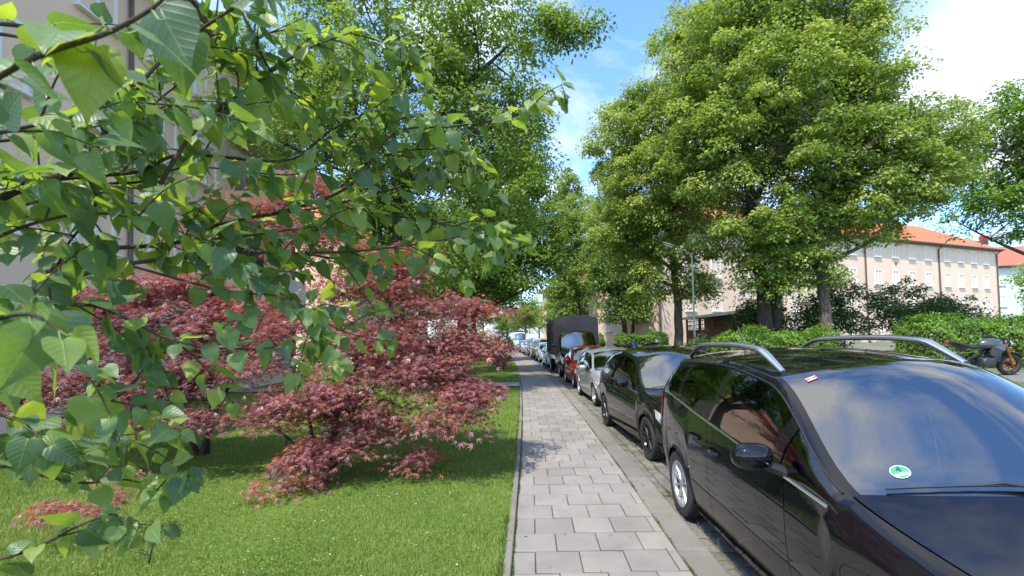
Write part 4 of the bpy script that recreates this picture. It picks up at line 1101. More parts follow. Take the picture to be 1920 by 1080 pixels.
_wheels = {}
def wheel(parent, c, r, w, side, spokes, rim_m, rim_r=.68):
    """wheel with tyre and spoked rim; outer face towards side"""
    key = (round(r, 3), round(w, 3), side, spokes, rim_m.name)
    if key in _wheels:
        ds = _wheels[key]
        hub = link(bpy.data.objects.new('wheel', ds[0]), parent); hub.location = c
        link(bpy.data.objects.new('tyre', ds[1]), hub); link(bpy.data.objects.new('rim', ds[2]), hub)
        return hub
    Mx = Matrix.Rotation(math.pi/2*side, 4, 'Y')
    rr = r*rim_r
    hub = MB().lathe([(.01, w*.15), (rr*.45, w*.15), (rr*.45, -w*.1), (.01, -w*.1)], 20, Mx).build('wheel', M['black_plastic'], parent, smooth=True, angle=30)
    prof = [(rr*.98, -w*.42), (r*.86, -w*.5), (r*.96, -w*.46), (r, -w*.36)]
    for k in range(4):
        a = -w*.30 + k*w*.17
        prof += [(r, a), (r, a + w*.10), (r-.008, a + w*.11), (r-.008, a + w*.15)]
    prof += [(r, w*.36), (r*.96, w*.46), (r*.86, w*.5), (rr*.98, w*.42)]
    hub.location = c
    ty = MB().lathe(prof, 40, Mx).build('tyre', M['rubber'], hub, smooth=True, angle=35)
    m = MB()
    m.lathe([(rr*1.0, -w*.35), (rr*.93, w*.0), (rr*.93, w*.36), (rr*1.02, w*.44), (rr*1.0, w*.46), (rr*.90, w*.40), (rr*.86, w*.28)], 40, Mx)
    m.lathe([(rr*.2, w*.22), (rr*.19, w*.34), (rr*.1, w*.37), (.001, w*.37)], 16, Mx)
    for k in range(spokes):
        R = Mx @ Matrix.Rotation(2*math.pi*k/spokes, 4, 'Z')
        wd = .55*rr/ spokes*3.1/2 if spokes > 6 else .13*rr*1.2
        V = [(rr*.12, -wd*.75, w*.24), (rr*.93, -wd*.55, w*.30), (rr*.93, wd*.55, w*.30), (rr*.12, wd*.75, w*.24), (rr*.12, -wd*.5, w*.345), (rr*.93, -wd*.35, w*.39), (rr*.93, wd*.35, w*.39), (rr*.12, wd*.5, w*.345)]
        m.add([R @ Vector(v) for v in V], [(0,1,2,3),(4,5,6,7),(0,1,5,4),(1,2,6,5),(2,3,7,6),(3,0,4,7)])
    ri = m.build('rim', rim_m, hub, smooth=True, angle=30)
    _wheels[key] = (hub.data, ty.data, ri.data)
    return hub

def car(name, label, sp, loc, rot, paint_m, group='cars parked in a row along the kerb', detail=1, cat='car', rim='rim_silver', spokes=5, glass='glass_car', chrome=False, root=None):
    lf = Loft(sp)
    L = sp['L']
    if root is None:
        root = empty(name, loc, rot); tag(root, label, cat, group)
    O = empty('offset_tmp'); 
    per = [10, 26, 18, 22, 22, 14, 10] if detail > 1 else [6, 14, 10, 12, 12, 8, 6]
    S = []
    for i in range(7): S += list(np.linspace(i, i+1, per[i], endpoint=False))
    S.append(7.0)
    wins = sp['wins']                  # side windows (s0, s1)
    shut = [lf.s_of_u(u) for u in sp.get('shut', [])]
    for a, b in wins: S += [a, b]
    for u in sp['axles']:
        for d in np.linspace(-1, 1, 17): S.append(lf.s_of_u(u + d*lf.ra*.9999))
    gap = .0035
    for x in shut:
        S = [q for q in S if abs(q - x) > .012]
    for u in sp.get('shut', []): S += [lf.s_of_u(u-gap), lf.s_of_u(u+gap)]
    S = sorted(set(round(q, 5) for q in S))
    wt0, wt1 = sp.get('wt', (1.07, 1.9))
    T = list(np.linspace(0, 1, 10 if detail > 1 else 7)) + [wt0] + list(np.linspace(wt0, wt1, 5))[1:] + [2.0] + ([2.012] if detail > 1 else []) + list(np.linspace(2.0, 3, 9 if detail > 1 else 7))[1:]
    shield = sp.get('shield', (2.02, 2.97)); rear = sp.get('rear', (5.05, 5.95))
    S = sorted(set(S + list(shield) + list(rear)))
    st0 = sp.get('shield_t', 2.045)
    T = sorted(set(T + [st0, .06]))
    ni, nj = len(S), len(T)
    doors = [(lf.s_of_u(a+gap), lf.s_of_u(b-gap)) for a, b in sp.get('doors', [])]
    gaps = [(lf.s_of_u(x-gap), lf.s_of_u(x+gap)) for x in sp.get('shut', [])]
    def region(sm, tm):
        if 1 < tm < 2 and wt0 < tm < wt1:
            for k, (a, b) in enumerate(wins):
                if a < sm < b: return ('side_window', k)
            if wins and wins[0][0] < sm < wins[-1][1]:
                for k in range(len(wins)-1):
                    if wins[k][1] < sm < wins[k+1][0]: return ('pillar_trim', k)
        if tm > st0 and shield[0] < sm < shield[1]: return ('windscreen', 0)
        if tm > st0 and rear[0] < sm < rear[1]: return ('rear_window', 0)
        if detail > 1 and 2.0 < tm < 2.012 and .9 < sm < 2: return None
        if detail > 1 and tm > 2 and .9 < sm < 1.97: return ('bonnet', 0)
        if .06 < tm < 1:
            for ga, gb in gaps:
                if ga - 1e-4 < sm < gb + 1e-4: return None
            for k, (a, b) in enumerate(doors):
                if a - 1e-4 < sm < b + 1e-4: return ('door', k)
        return ('body', 0)
    parts = {}
    for side in (-1, 1):
        Gd = [[lf.pt(x, t, side) for t in T] for x in S]
        for i in range(ni-1):
            for j in range(nj-1):
                rg = region((S[i]+S[i+1])/2, (T[j]+T[j+1])/2)
                if rg is None: continue
                key = rg if rg[0] not in ('side_window', 'door', 'pillar_trim') else (rg[0], rg[1], side)
                m = parts.setdefault(key, MB())
                m.add([Gd[i][j], Gd[i+1][j], Gd[i+1][j+1], Gd[i][j+1]], [(0, 1, 2, 3)])
    b = parts[('body', 0)]
    for x in (0.0, 7.0):
        loop = [lf.pt(x, t, -1) for t in T] + [lf.pt(x, t, 1) for t in reversed(T[:-1])]
        b.add(loop, [tuple(range(len(loop)))])
    mats = {'body': paint_m, 'door': paint_m, 'bonnet': paint_m, 'windscreen': M['glass_shield'], 'rear_window': M[glass], 'side_window': M[glass], 'pillar_trim': M['gloss_black']}
    made = {}
    for k, m in parts.items():
        made[k] = m.build(k[0], mats[k[0]], root, smooth=True, angle=40)
    # underside, wheel wells, cabin
    z0 = sp['sill']; hw = sp['hw']
    ub = MB(); ua = [0.25] + [x for a in sp['axles'] for x in (a - lf.ra - .01, a + lf.ra + .01)] + [L - .3]
    for i in range(0, len(ua), 2): ub.box(-hw+.14, hw-.14, ua[i], ua[i+1], z0-.03, z0+.22)
    ub.box(-hw+.32, hw-.32, .3, L-.35, z0-.02, z0+.3)
    ub.build('underbody', M['black_plastic'], root)
    for side in (-1, 1):
        for a in sp['axles']:
            ws = MB(); V = []; n = 14
            for k in range(n+1):
                t = math.pi*k/n
                for xx in (hw-.05, hw-.34): V.append((side*xx, a + (lf.ra+.004)*math.cos(t), lf.rw + (lf.ra+.004)*math.sin(t)))
            ws.add(V, [(k*2, k*2+2, k*2+3, k*2+1) for k in range(n)])
            ws.add([(side*(hw-.34), a + (lf.ra+.004)*math.cos(math.pi*k/n), lf.rw + (lf.ra+.004)*math.sin(math.pi*k/n)) for k in range(n+1)], [tuple(range(n+1))])
            ws.build('wheel_well', M['black_plastic'], root)
            wheel(root, (side*(hw - .115), a, lf.rw), lf.rw, .205, side, spokes, M[rim])
    uc = sp['c6'][2][0]; ur = sp['c6'][5][0]; wb = sp['c3'][3][2]
    cab = MB()
    cab.box(-hw+.2, hw-.2, uc+.15, ur, z0+.2, z0+.24)
    cab.build('cabin_floor', M['interior'], root)
    ds = MB(); ds.prism([(uc+.12, wb-.28), (uc+.1, wb-.03), (uc+.35, wb+.01), (uc+.72, wb-.03), (uc+.82, wb-.1), (uc+.8, wb-.36)], -hw+.17, hw-.17, Matrix.Rotation(math.pi/2, 4, 'Z') @ Matrix.Scale(-1, 4, (0, 1, 0)))
    ds.build('dashboard', M['interior'], root, bevel=.02, smooth=True)
    sw = MB(); SM = Matrix.Translation((hw*.42, uc+.98, wb-.02)) @ Matrix.Rotation(math.radians(-62), 4, 'X')
    sw.lathe([(.175+.016*math.cos(k*math.pi/4), .016*math.sin(k*math.pi/4)) for k in range(8)], 28, SM, closed=True)
    sw.ball((0, 0, -.02), .075, .065, .03, 12, 6, SM)
    for a in (0, math.pi, -math.pi/2): sw.tube([SM @ Vector((.05*math.cos(a), .05*math.sin(a), -.01)), SM @ Vector((.17*math.cos(a), .17*math.sin(a), 0))], .014, 6)
    sw.build('steering_wheel', M['interior'], root, smooth=True)
    rows = [uc + 1.55] + ([uc + 2.4] if L > 3.7 else [])
    for rix, uy in enumerate(rows):
        for sx in (-1, 1):
            q = MB(); x = sx*hw*.42; wtop = wb + .22
            q.prism([(uy-.5, wb-.62), (uy-.52, wb-.46), (uy, wb-.5), (uy+.15, wtop), (uy+.24, wtop), (uy+.16, wb-.5), (uy+.1, wb-.64)], x-.23, x+.23, Matrix.Rotation(math.pi/2, 4, 'Z') @ Matrix.Scale(-1, 4, (0, 1, 0)))
            st = q.build('seat', M['seat_cloth'], root, bevel=.035, smooth=True)
            MB().box(x-.12, x+.12, uy+.15, uy+.24, wtop+.04, wtop+.22).build('headrest', M['seat_cloth'], st, bevel=.03, smooth=True)
    MB().box(-.12, .12, uc+1.02, uc+1.05, sp['c6'][3][1]-.15, sp['c6'][3][1]-.08).build('rear_view_mirror', M['interior'], root, bevel=.012)
    # lamps
    h = sp.get('lamp', (.45, 1.18, .66, 1.0))
    for side in (-1, 1):
        lm = lf.patch('headlight', h[0], h[1], h[2], h[3], M['lamp_clear'], root, side, .007, 8, 5,
                      shape=lambda a, b: (h[0] + (h[1]-h[0])*a, h[2] + (h[3]-h[2])*b*(1 - .55*a**2) + (h[3]-h[2])*.42*a**1.5))
        mid = lf.pt(h[0] + .45*(h[1]-h[0]), h[2] + .5*(h[3]-h[2]), side); nn = lf.nrm(h[0] + .45*(h[1]-h[0]), h[2] + .5*(h[3]-h[2]), side)
        Q = Matrix.Translation(mid + nn*.010) @ nn.to_track_quat('Z', 'Y').to_matrix().to_4x4()
        MB().lathe([(.055, -.004), (.052, .003), (.03, .001), (.001, .008)], 18, Q).build('lamp_lens', M['chrome'], lm, smooth=True)
        tl = sp.get('tail', (5.5, 6.5, .72, 1.0))
        lf.patch('tail_light', *tl, M['lamp_red'], root, side, .007, 6, 5)
    # grille and plate carrier across the nose
    g = MB(); z1 = sp['c3'][0][2]
    for k in range(4): g.box(-hw*.45, hw*.45, -.014, .02, z0+.10 + k*.045, z0+.125 + k*.045)
    g.box(-hw*.3, hw*.3, -.012, .02, z1-.10, z1-.04)
    g.build('grille', M['black_plastic'], root)
    pl = MB().box(-.26, .26, -.026, -.016, z0+.30, z0+.41).build('number_plate', M['white_paint'], root)
    # mirrors
    for side in (-1, 1):
        su, sv, sw_ = sp.get('mirror', (uc+.78, hw+.09, wb+.08)); 
        Mm = Matrix.Translation((side*sv, su, sw_)) @ Matrix.Rotation(math.radians(8)*side, 4, 'Z')
        mb = MB(); mb.ball((0, 0, 0), .115, .075, .075, 16, 10, Mm)
        for q in range(len(mb.v)):
            v = Mm.inverted() @ Vector(mb.v[q])
            if v.y > .035: v.y = .035
            sgn = lambda z: math.copysign(abs(z)**.75, z)
            mb.v[q] = tuple(Mm @ Vector((.115*sgn(v.x/.115), v.y, .075*sgn(v.z/.075))))
        mo = mb.build('door_mirror', paint_m, root, smooth=True, angle=40)
        MB().box(-.085, .085, .036, .042, -.05, .05, Mm).build('mirror_glass', M['chrome'], mo, bevel=.002)
        MB().tube([Mm @ Vector((-side*.07, .0, -.05)), Vector((side*(hw-.05), su-.02, sw_-.1))], [.028, .035], 8).build('mirror_arm', M['black_plastic'], mo, smooth=True)
    # handles
    for side in (-1, 1):
        for k, (ha, hb) in enumerate(sp.get('handles', [])):
            p0 = lf.pt(lf.s_of_u(ha), sp.get('ht', .80), side); p1 = lf.pt(lf.s_of_u(ha+.19), sp.get('ht', .80), side)
            n0 = lf.nrm(lf.s_of_u(ha+.1), sp.get('ht', .80), side)
            dkey = ('door', k, side); par = made.get(dkey, root)
            MB().tube([p0 + n0*.002, p0 + n0*.03 + (p1-p0)*.15, p0 + n0*.036 + (p1-p0)*.5, p0 + n0*.03 + (p1-p0)*.85, p1 + n0*.002], [.010, .014, .015, .014, .010], 8).build('handle', paint_m, par, smooth=True)
            pm = (p0 + p1)/2
            Q = Matrix.Translation(pm + n0*.0015) @ n0.to_track_quat('Z', 'Y').to_matrix().to_4x4()
    # waist trim, wipers
    for side in (-1, 1):
        tr = MB()
        xs = np.linspace(wins[0][0] - .02, wins[-1][1] + .02, 30)
        tr.tube([lf.pt(x, 1.02, side) + Vector((side*.006, 0, 0)) for x in xs], .010 if chrome else .007, 6)
        tr.build('waist_trim', M['chrome'] if chrome else M['black_plastic'], root, smooth=True)
    for sx0, sx1 in ((-.80, -.08), (.05, .72)):
        wp = MB(); f0 = lf.pt(2.06, 3 - abs(sx0)*.9, -1 if sx0 < 0 else 1); 
        a0 = Vector((sx0*hw, 0, 0)); 
        def on(xv, sx): 
            t = 3 - abs(xv)/hw*1.05; t = max(2.06, t); sd = -1 if xv < 0 else 1
            return lf.pt(sx, t, sd) + lf.nrm(sx, t, sd)*.018
        pts = [on(sx0*hw + (sx1-sx0)*hw*q, 2.045 + .022*math.sin(q*3)) for q in np.linspace(0, 1, 9)]
        wp.tube(pts, .006, 5); wp.tube([pts[-1] + Vector((0, -.05, -.02)), pts[5] + Vector((0, 0, .010)), pts[4]], .006, 5)
        wp.build('wiper', M['black_plastic'], root)
    for side in (-1, 1):
        for a in sp['axles']:
            al = MB(); th0 = math.asin(max(-1, min(1, (sp['sill'] - lf.rw)/lf.ra))) + .15
            pts = []
            for k in range(21):
                th = th0 + (math.pi - 2*th0)*k/20; u = a + lf.ra*math.cos(th)
                p = lf.pt(lf.s_of_u(u), 0, side); pts.append(Vector((p.x, u, lf.rw + lf.ra*math.sin(th))))
            al.tube(pts, .013, 6)
            al.build('arch_lip', paint_m, root, smooth=True)
    bpy.data.objects.remove(O)
    # shift so that the thing's origin lies under its middle
    for ch in root.children: ch.location.y -= L/2
    return root, lf, made

P_ = {}
M['gloss_black'] = paint('gloss_black', (0.008, 0.008, 0.009), 0.0, .3)
P_['black'] = paint('paint_black', (0.006, 0.006, 0.0085), 0.0, .3)
P_['black2'] = paint('paint_black_two', (0.007, 0.0075, 0.007), 0.0, .3)
P_['silver'] = paint('paint_silver', (0.40, 0.42, 0.43), .55, .38)
P_['red'] = paint('paint_red', (0.68, 0.02, 0.016), .0, .3)
P_['white'] = paint('paint_white', (0.72, 0.73, 0.72), 0, .35)
P_['bluegrey'] = paint('paint_bluegrey', (0.30, 0.36, 0.43), .4, .4)
P_['yellow'] = paint('paint_yellow', (0.62, 0.45, 0.06), 0, .35)
P_['darkblue'] = paint('paint_darkblue', (0.02, 0.035, 0.07), .2, .3)
P_['blue'] = paint('paint_blue', (0.05, 0.12, 0.32), .2, .3)

HERO = dict(L=4.52, hw=.915, sill=.20, axles=(.87, 3.66), ra=.372, rw=.325,
    c6=[(0, .64), (.10, .80), (.92, 1.06), (1.88, 1.585), (2.9, 1.64), (4.15, 1.60), (4.44, 1.14), (4.52, .85)],
    c4=[(.13, .64, .68), (.30, .74, .84), (1.20, .815, 1.005), (2.16, .665, 1.485), (3.0, .655, 1.565), (4.05, .63, 1.53), (4.40, .72, 1.16), (4.48, .76, .86)],
    c3=[(.15, .71, .64), (.38, .84, .78), (1.24, .875, .925), (2.2, .88, 1.01), (3.0, .885, 1.10), (3.95, .865, 1.20), (4.36, .81, 1.12), (4.46, .80, .82)],
    wins=[(2.06, 2.50), (2.60, 3.62), (3.74, 4.50), (4.60, 5.12)], wt=(1.06, 1.90), shut=(1.62, 2.80, 3.98), doors=[(1.62, 2.80), (2.80, 3.98)], handles=[(2.55, 2.75), (2.98, 3.18)], ht=.80,
    mirror=(1.70, 1.045, 1.085), tail=(5.45, 6.6, .74, 1.0), lamp=(.2, .95, .62, 1.0))
def hatch(L, hw, H, ax, rw=.305, belt=1.0):
    k = L/4.27; g = H/1.60; w = hw/.89
    sc6 = [(0, .60), (.1, .78), (.85, 1.0), (1.72, 1.535), (2.6, 1.60), (3.75, 1.53), (4.15, 1.05), (4.27, .8)]
    sc4 = [(.12, .60, .64), (.3, .72, .80), (1.1, .78, .97), (1.98, .635, 1.455), (2.7, .63, 1.515), (3.62, .60, 1.45), (4.1, .70, 1.08), (4.22, .73, .8)]
    sc3 = [(.15, .68, .62), (.4, .81, .76), (1.2, .84, .915), (2.0, .85, .965), (2.7, .855, 1.01), (3.5, .84, 1.07), (4.05, .79, 1.04), (4.2, .77, .8)]
    return dict(L=L, hw=hw, sill=.19, axles=ax, ra=rw+.045, rw=rw, c6=[(u*k, z*g) for u, z in sc6], c4=[(u*k, v*w, z*g) for u, v, z in sc4], c3=[(u*k, v*w, z*g*belt) for u, v, z in sc3],
                wins=[(2.22, 3.50), (3.62, 4.55), (4.66, 5.05)], shut=(1.42*k, 2.52*k, 3.45*k), doors=[(1.42*k, 2.52*k), (2.52*k, 3.45*k)], handles=[(2.27*k, 0), (3.18*k, 0)])
def road_at(x, y): return road_z(x, y) + .012
TILT = -.030
# nearest car
HX, HY = 2.475, 3.28
hero, hlf, hmade = car('parked_car', 'nearest black people carrier with silver roof rails and stickers on its windscreen', HERO, (HX, HY, road_at(HX, HY)), (0, TILT, -.036), P_['black'], detail=2, chrome=True, spokes=10)
off_y = -HERO['L']/2
def hpart(o): o.location.y += off_y; return o
for side in (-1, 1):
    pts = []; 
    for q in np.linspace(0, 1, 26):
        u = 2.20 + (3.92 - 2.20)*q; x = 3.04 + (4.93-3.04)*q
        base = hlf.pt(x, 2.10, side); lift = .012 + .105*min(1, math.sin(math.pi*min(max(q, .0), 1))*1.9)
        pts.append(base + Vector((0, 0, lift)))
    hpart(MB().tube(pts, [.020 + .014*min(1, 6*min(q, 1-q)) for q in np.linspace(0, 1, 26)], 10, flat=.7).build('roof_rail', M['satin_alu'], hero, smooth=True))
    # sail panel behind the quarter light
    o = hlf.patch('mirror_sail', 2.50, 2.60, 1.03, 1.90, M['gloss_black'], hero, side, .006, 2, 4); hpart(o)
# chrome frame over the side glass
for side in (-1,):
    m = MB(); m.tube([hlf.pt(x, 1.93, side) + Vector((side*.004, 0, 0)) for x in np.linspace(2.04, 5.16, 50)], .006, 6); m.tube([hlf.pt(x, 1.93, -side) + Vector((-side*.004, 0, 0)) for x in np.linspace(2.04, 5.16, 50)], .006, 6)
    hpart(m.build('window_frame', M['black_plastic'], hero, smooth=True))
# mirror cap in chrome on top, cream scuff at its tip, indicator
m = MB(); Mm = Matrix.Translation((-1.075, 1.70, 1.112))
# stickers on the windscreen
M['sticker_green'] = plain('sticker_green', (0.02, 0.30, 0.14), .5); M['sticker_white'] = plain('sticker_white', (.75, .75, .74), .5); M['sticker_red'] = plain('sticker_red', (.6, .03, .05), .5); M['ink'] = plain('ink', (.02, .02, .02), .5)
def shield_frame(s_, t_, off):
    p = hlf.pt(s_, t_, -1); n = hlf.nrm(s_, t_, -1); 
    if n.z < 0: n = -n
    up = (hlf.pt(min(2.95, s_+.05), t_, -1) - p); up = (up - n*up.dot(n)).normalized(); r = up.cross(n)
    return Matrix(((r.x, up.x, n.x, p.x + n.x*off), (r.y, up.y, n.y, p.y + n.y*off), (r.z, up.z, n.z, p.z + n.z*off), (0, 0, 0, 1)))
def disc(r, n=28): return [(r*math.cos(2*math.pi*k/n), r*math.sin(2*math.pi*k/n), 0) for k in range(n)]
Fm = shield_frame(2.17, 2.29, .003)
m = MB(); m.add([Fm @ Vector(p) for p in disc(.040)], [tuple(range(28))]); stk = hpart(m.build('sticker', M['sticker_green'], hero)); stk['label'] = 'round green emissions sticker low on the windscreen'
m = MB(); Fb = Fm @ Matrix.Translation((0, 0, .0012)); 
ring = [Fb @ Vector(p) for p in disc(.040)] + [Fb @ Vector(p) for p in disc(.0365)]; m.add(ring, [(k, (k+1) % 28, (k+1) % 28 + 28, k + 28) for k in range(28)])
m.add([Fb @ Vector(p) for p in ((-.027, -.024, 0), (.027, -.024, 0), (.027, -.006, 0), (-.027, -.006, 0))], [(0, 1, 2, 3)])
m.build('sticker_field', M['sticker_white'], stk)
def text_part(txt, size, Mx, mat, parent, name):
    cu = bpy.data.curves.new('t', 'FONT'); cu.body = txt; cu.size = size; cu.align_x = 'CENTER'; cu.align_y = 'CENTER'
    to = bpy.data.objects.new('t', cu); COL.objects.link(to)
    dg = bpy.context.evaluated_depsgraph_get(); me = bpy.data.meshes.new_from_object(to.evaluated_get(dg))
    bpy.data.objects.remove(to); me.transform(Mx); me.materials.append(mat)
    o = bpy.data.objects.new(name, me); link(o, parent); return o
text_part('4', .045, Fm @ Matrix.Translation((0, .014, .0024)), M['ink'], stk, 'digit')
Fr = shield_frame(2.86, 2.20, .003)
m = MB(); m.add([Fr @ Vector(p) for p in ((-.033, -.022, 0), (.033, -.022, 0), (.033, .022, 0), (-.033, .022, 0))], [(0, 1, 2, 3)]); st2 = hpart(m.build('sticker', M['sticker_red'], hero)); st2['label'] = 'small red and white sticker high on the windscreen'
m = MB(); Fq = Fr @ Matrix.Translation((0, 0, .0012)); m.add([Fq @ Vector(p) for p in ((-.028, -.017, 0), (.028, -.017, 0), (.028, -.008, 0), (-.028, -.008, 0))], [(0, 1, 2, 3)]); m.add([Fq @ Vector(p) for p in ((-.028, .009, 0), (.028, .009, 0), (.028, .017, 0), (-.028, .017, 0))], [(0, 1, 2, 3)])
m.add([Fq @ Vector((p[0]*.25, p[1]*.25 + .0, 0)) for p in disc(.026, 14)], [tuple(range(14))])
m.build('sticker_field', M['sticker_white'], st2)
# sensor housing behind the glass, roof aerial
hpart(MB().box(-.10, .10, 1.72, 1.93, 1.44, 1.50).build('sensor_housing', M['interior'], hero, bevel=.02))
hpart(MB().tube([(0, 3.98, 1.60), (0, 4.0, 1.64), (0, 4.16, 1.86)], [.022, .012, .004], 8).build('aerial', M['black_plastic'], hero, smooth=True))
# black film border round the windscreen
def border(a, b): return (2.02 + .95*a, 2.045 + .05*b)
hpart(hlf.patch('windscreen_border', 2.02, 2.97, 2.045, 2.075, M['black_plastic'], hero, -1, -.004, 24, 2, mirror=True))
hpart(hlf.patch('windscreen_border', 2.02, 2.07, 2.045, 2.99, M['black_plastic'], hero, -1, -.004, 3, 16, mirror=True))
hpart(hlf.patch('windscreen_border', 2.945, 2.97, 2.045, 2.99, M['black_plastic'], hero, -1, -.004, 3, 16, mirror=True))

# second car, black
def place(y): 
    y = float(y); return float(kerb_x(y)), math.atan2(float(xl(y+1.5) - xl(y-1.5)), 3.0)
BCL = hatch(4.27, .888, 1.60, (.80, 3.53), .315)
car('parked_car', 'second black car, with black spoked wheels, behind the nearest one', BCL, (2.76, 8.24, road_at(2.76, 8.24)), (0, TILT, .028), P_['black2'], detail=2, rim='rim_black', spokes=10, chrome=True)
SIL = hatch(4.02, .85, 1.485, (.80, 3.24), .30)
car('parked_car', 'silver hatchback parked between the second black car and the red car', SIL, (2.91, 13.6, road_at(2.91, 13.6)), (0, TILT, .02), P_['silver'])
REDC = hatch(3.55, .80, 1.50, (.68, 2.96), .285)
car('parked_car', 'small bright red car parked in front of the black truck', REDC, (2.95, 18.25, road_at(2.95, 18.25)), (0, TILT, .01), P_['red'])

# black box truck
VAN = dict(L=2.35, hw=.99, sill=.30, axles=(.95,), ra=.40, rw=.345,
    c6=[(0, .80), (.10, 1.00), (.62, 1.24), (1.45, 2.10), (1.75, 2.17), (2.05, 2.18), (2.25, 1.9), (2.35, 1.4)],
    c4=[(.14, .66, .84), (.30, .78, 1.04), (.80, .88, 1.20), (1.55, .78, 2.02), (1.80, .78, 2.08), (2.08, .78, 2.08), (2.28, .8, 1.85), (2.34, .85, 1.4)],
    c3=[(.16, .74, .80), (.36, .88, .98), (.82, .94, 1.12), (1.45, .95, 1.18), (1.75, .95, 1.2), (2.05, .95, 1.2), (2.26, .94, 1.2), (2.32, .93, 1.15)],
    plan=[(0, .78), (.1, .88), (.3, .95), (.7, 1), (2.3, 1), (2.35, .99)], wins=[(2.2, 4.6)], shut=(.95+.42, 2.2), doors=[], handles=[], mirror=(.98, 1.16, 1.45), tail=(6.2, 6.6, .5, .7), lamp=(.45, 1.6, .6, 1.0), rear=(5.3, 5.9))
TY = 21.15; TX = 2.1 + 1.02
trk = empty('box_truck', (TX, TY + 3.0, road_at(TX, TY + 2)), (0, -.012, .01)); tag(trk, 'black box truck with tall tarpaulin body and orange ring behind its windscreen', 'truck', 'cars parked in a row along the kerb')
before = set(trk.children)
_, tlf, _ = car('', '', VAN, None, None, P_['black2'], root=trk)
for ch in trk.children: ch.location.y += -3.0 + VAN['L']/2
t = NT('tarpaulin')
f = t.noise(1.5, 5); t.set(base=t.ramp(f, [(.3, (.018, .018, .020)), (.7, (.034, .034, .037))]), rough=.62, spec=.3); t.bump(t.noise(2.2, 4, .5, stretch=(1, 1, .3)), .5, .05)
M['tarp'] = t.m
def tk(o): o.location.y += -3.0; return o
poly = [(-1.08, 1.0), (1.08, 1.0), (1.08, 2.62), (1.02, 2.76), (.5, 2.88), (0, 2.91), (-.5, 2.88), (-1.02, 2.76), (-1.08, 2.62)]
bx_ = tk(MB().prism(poly, 1.62, 6.1).build('tarpaulin_body', M['tarp'], trk, bevel=.03, smooth=True, angle=50))
for y in np.arange(1.9, 6.1, .6):
    rib = MB().tube([(-1.088, y, 1.02), (-1.095, y, 1.8), (-1.088, y, 2.6)], .014, 6).build('strap', M['black_plastic'], bx_)
tk(MB().box(-1.10, 1.10, 1.9, 6.12, .80, .97).build('bed_frame', plain('bed_frame', (.35, .36, .36), .6), trk, bevel=.01))
tk(MB().box(-.45, .45, .4, 6.0, .45, .62).build('chassis', M['black_plastic'], trk))
for side in (-1, 1):
    h_ = wheel(trk, (side*.88, 5.25, .345), .345, .22, side, 5, M['rim_silver']); tk(h_)
    tk(MB().box(side*.75, side*1.0, 4.75, 5.75, .72, .78).build('mudguard', M['black_plastic'], trk))
M['ring_orange'] = plain('ring_orange', (.75, .13, .02), .5)
RM = Matrix.Translation((-.45, 1.28, 1.36)) @ Matrix.Rotation(math.radians(70), 4, 'X')
tk(MB().lathe([(.13 + .05*math.cos(k*math.pi/4), .05*math.sin(k*math.pi/4)) for k in range(8)], 24, RM, closed=True).build('orange_ring', M['ring_orange'], trk, smooth=True))

# cars further down the row
rest = [(30.6, hatch(4.15, .86, 1.52, (.8, 3.35)), 'white', 'white car just behind the black truck'),
        (36.6, hatch(4.2, .86, 1.46, (.8, 3.4)), 'bluegrey', 'blue grey car in front of the yellow one'),
        (42.6, hatch(4.1, .87, 1.72, (.8, 3.35), belt=1.05), 'yellow', 'tall yellow car halfway down the row'),
        (49.0, hatch(4.6, .92, 1.72, (.9, 3.65), .34), 'darkblue', 'dark blue estate behind the yellow car'),
        (55.0, hatch(4.2, .87, 1.55, (.8, 3.4)), 'silver', 'pale silver car in front of the white camper van'),
        (61.0, hatch(4.2, .87, 1.50, (.8, 3.4)), 'black2', 'dark car half hidden before the white camper van'),
        (81.0, hatch(4.3, .87, 1.50, (.8, 3.4)), 'blue', 'last blue car at the far end of the row')]
for y, sp, pc, lb in rest:
    kx, a = place(y); x = kx + .22 + sp['hw']
    car('parked_car', lb, sp, (x, y, road_at(x, y)), (0, -.02, -a), P_[pc])
CAMP = dict(L=6.4, hw=1.02, sill=.28, axles=(.95, 4.75), ra=.40, rw=.345,
    c6=[(0, .80), (.10, 1.05), (.75, 1.32), (1.75, 2.45), (3.2, 2.66), (5.9, 2.62), (6.3, 1.5), (6.4, 1.0)],
    c4=[(.14, .66, .84), (.30, .78, 1.06), (.95, .90, 1.26), (1.9, .84, 2.30), (3.2, .86, 2.5), (5.85, .86, 2.48), (6.3, .92, 1.5), (6.38, .93, 1.0)],
    c3=[(.16, .74, .80), (.36, .9, 1.0), (.98, .98, 1.16), (1.9, .99, 1.24), (3.2, .99, 1.25), (5.8, .99, 1.25), (6.28, .96, 1.2), (6.36, .95, .98)],
    wins=[(2.2, 3.1), (3.4, 3.9)], shut=(1.4, 2.3), doors=[(1.4, 2.3)], handles=[(2.05, 0)], mirror=(1.2, 1.2, 1.5), lamp=(.45, 1.6, .6, 1.0))
kx, a = place(70); x = kx + .25 + 1.02
cv, clf, _ = car('camper_van', 'white camper van with dark roof box near the end of the row', CAMP, (x, 71.5, road_at(x, 71.5)), (0, -.02, -a - .02), P_['white'], cat='van')
o = MB().box(-.6, .6, 2.2, 3.4, 2.60, 2.78).build('roof_box', M['black_plastic'], cv, bevel=.04); o.location.y -= 3.2

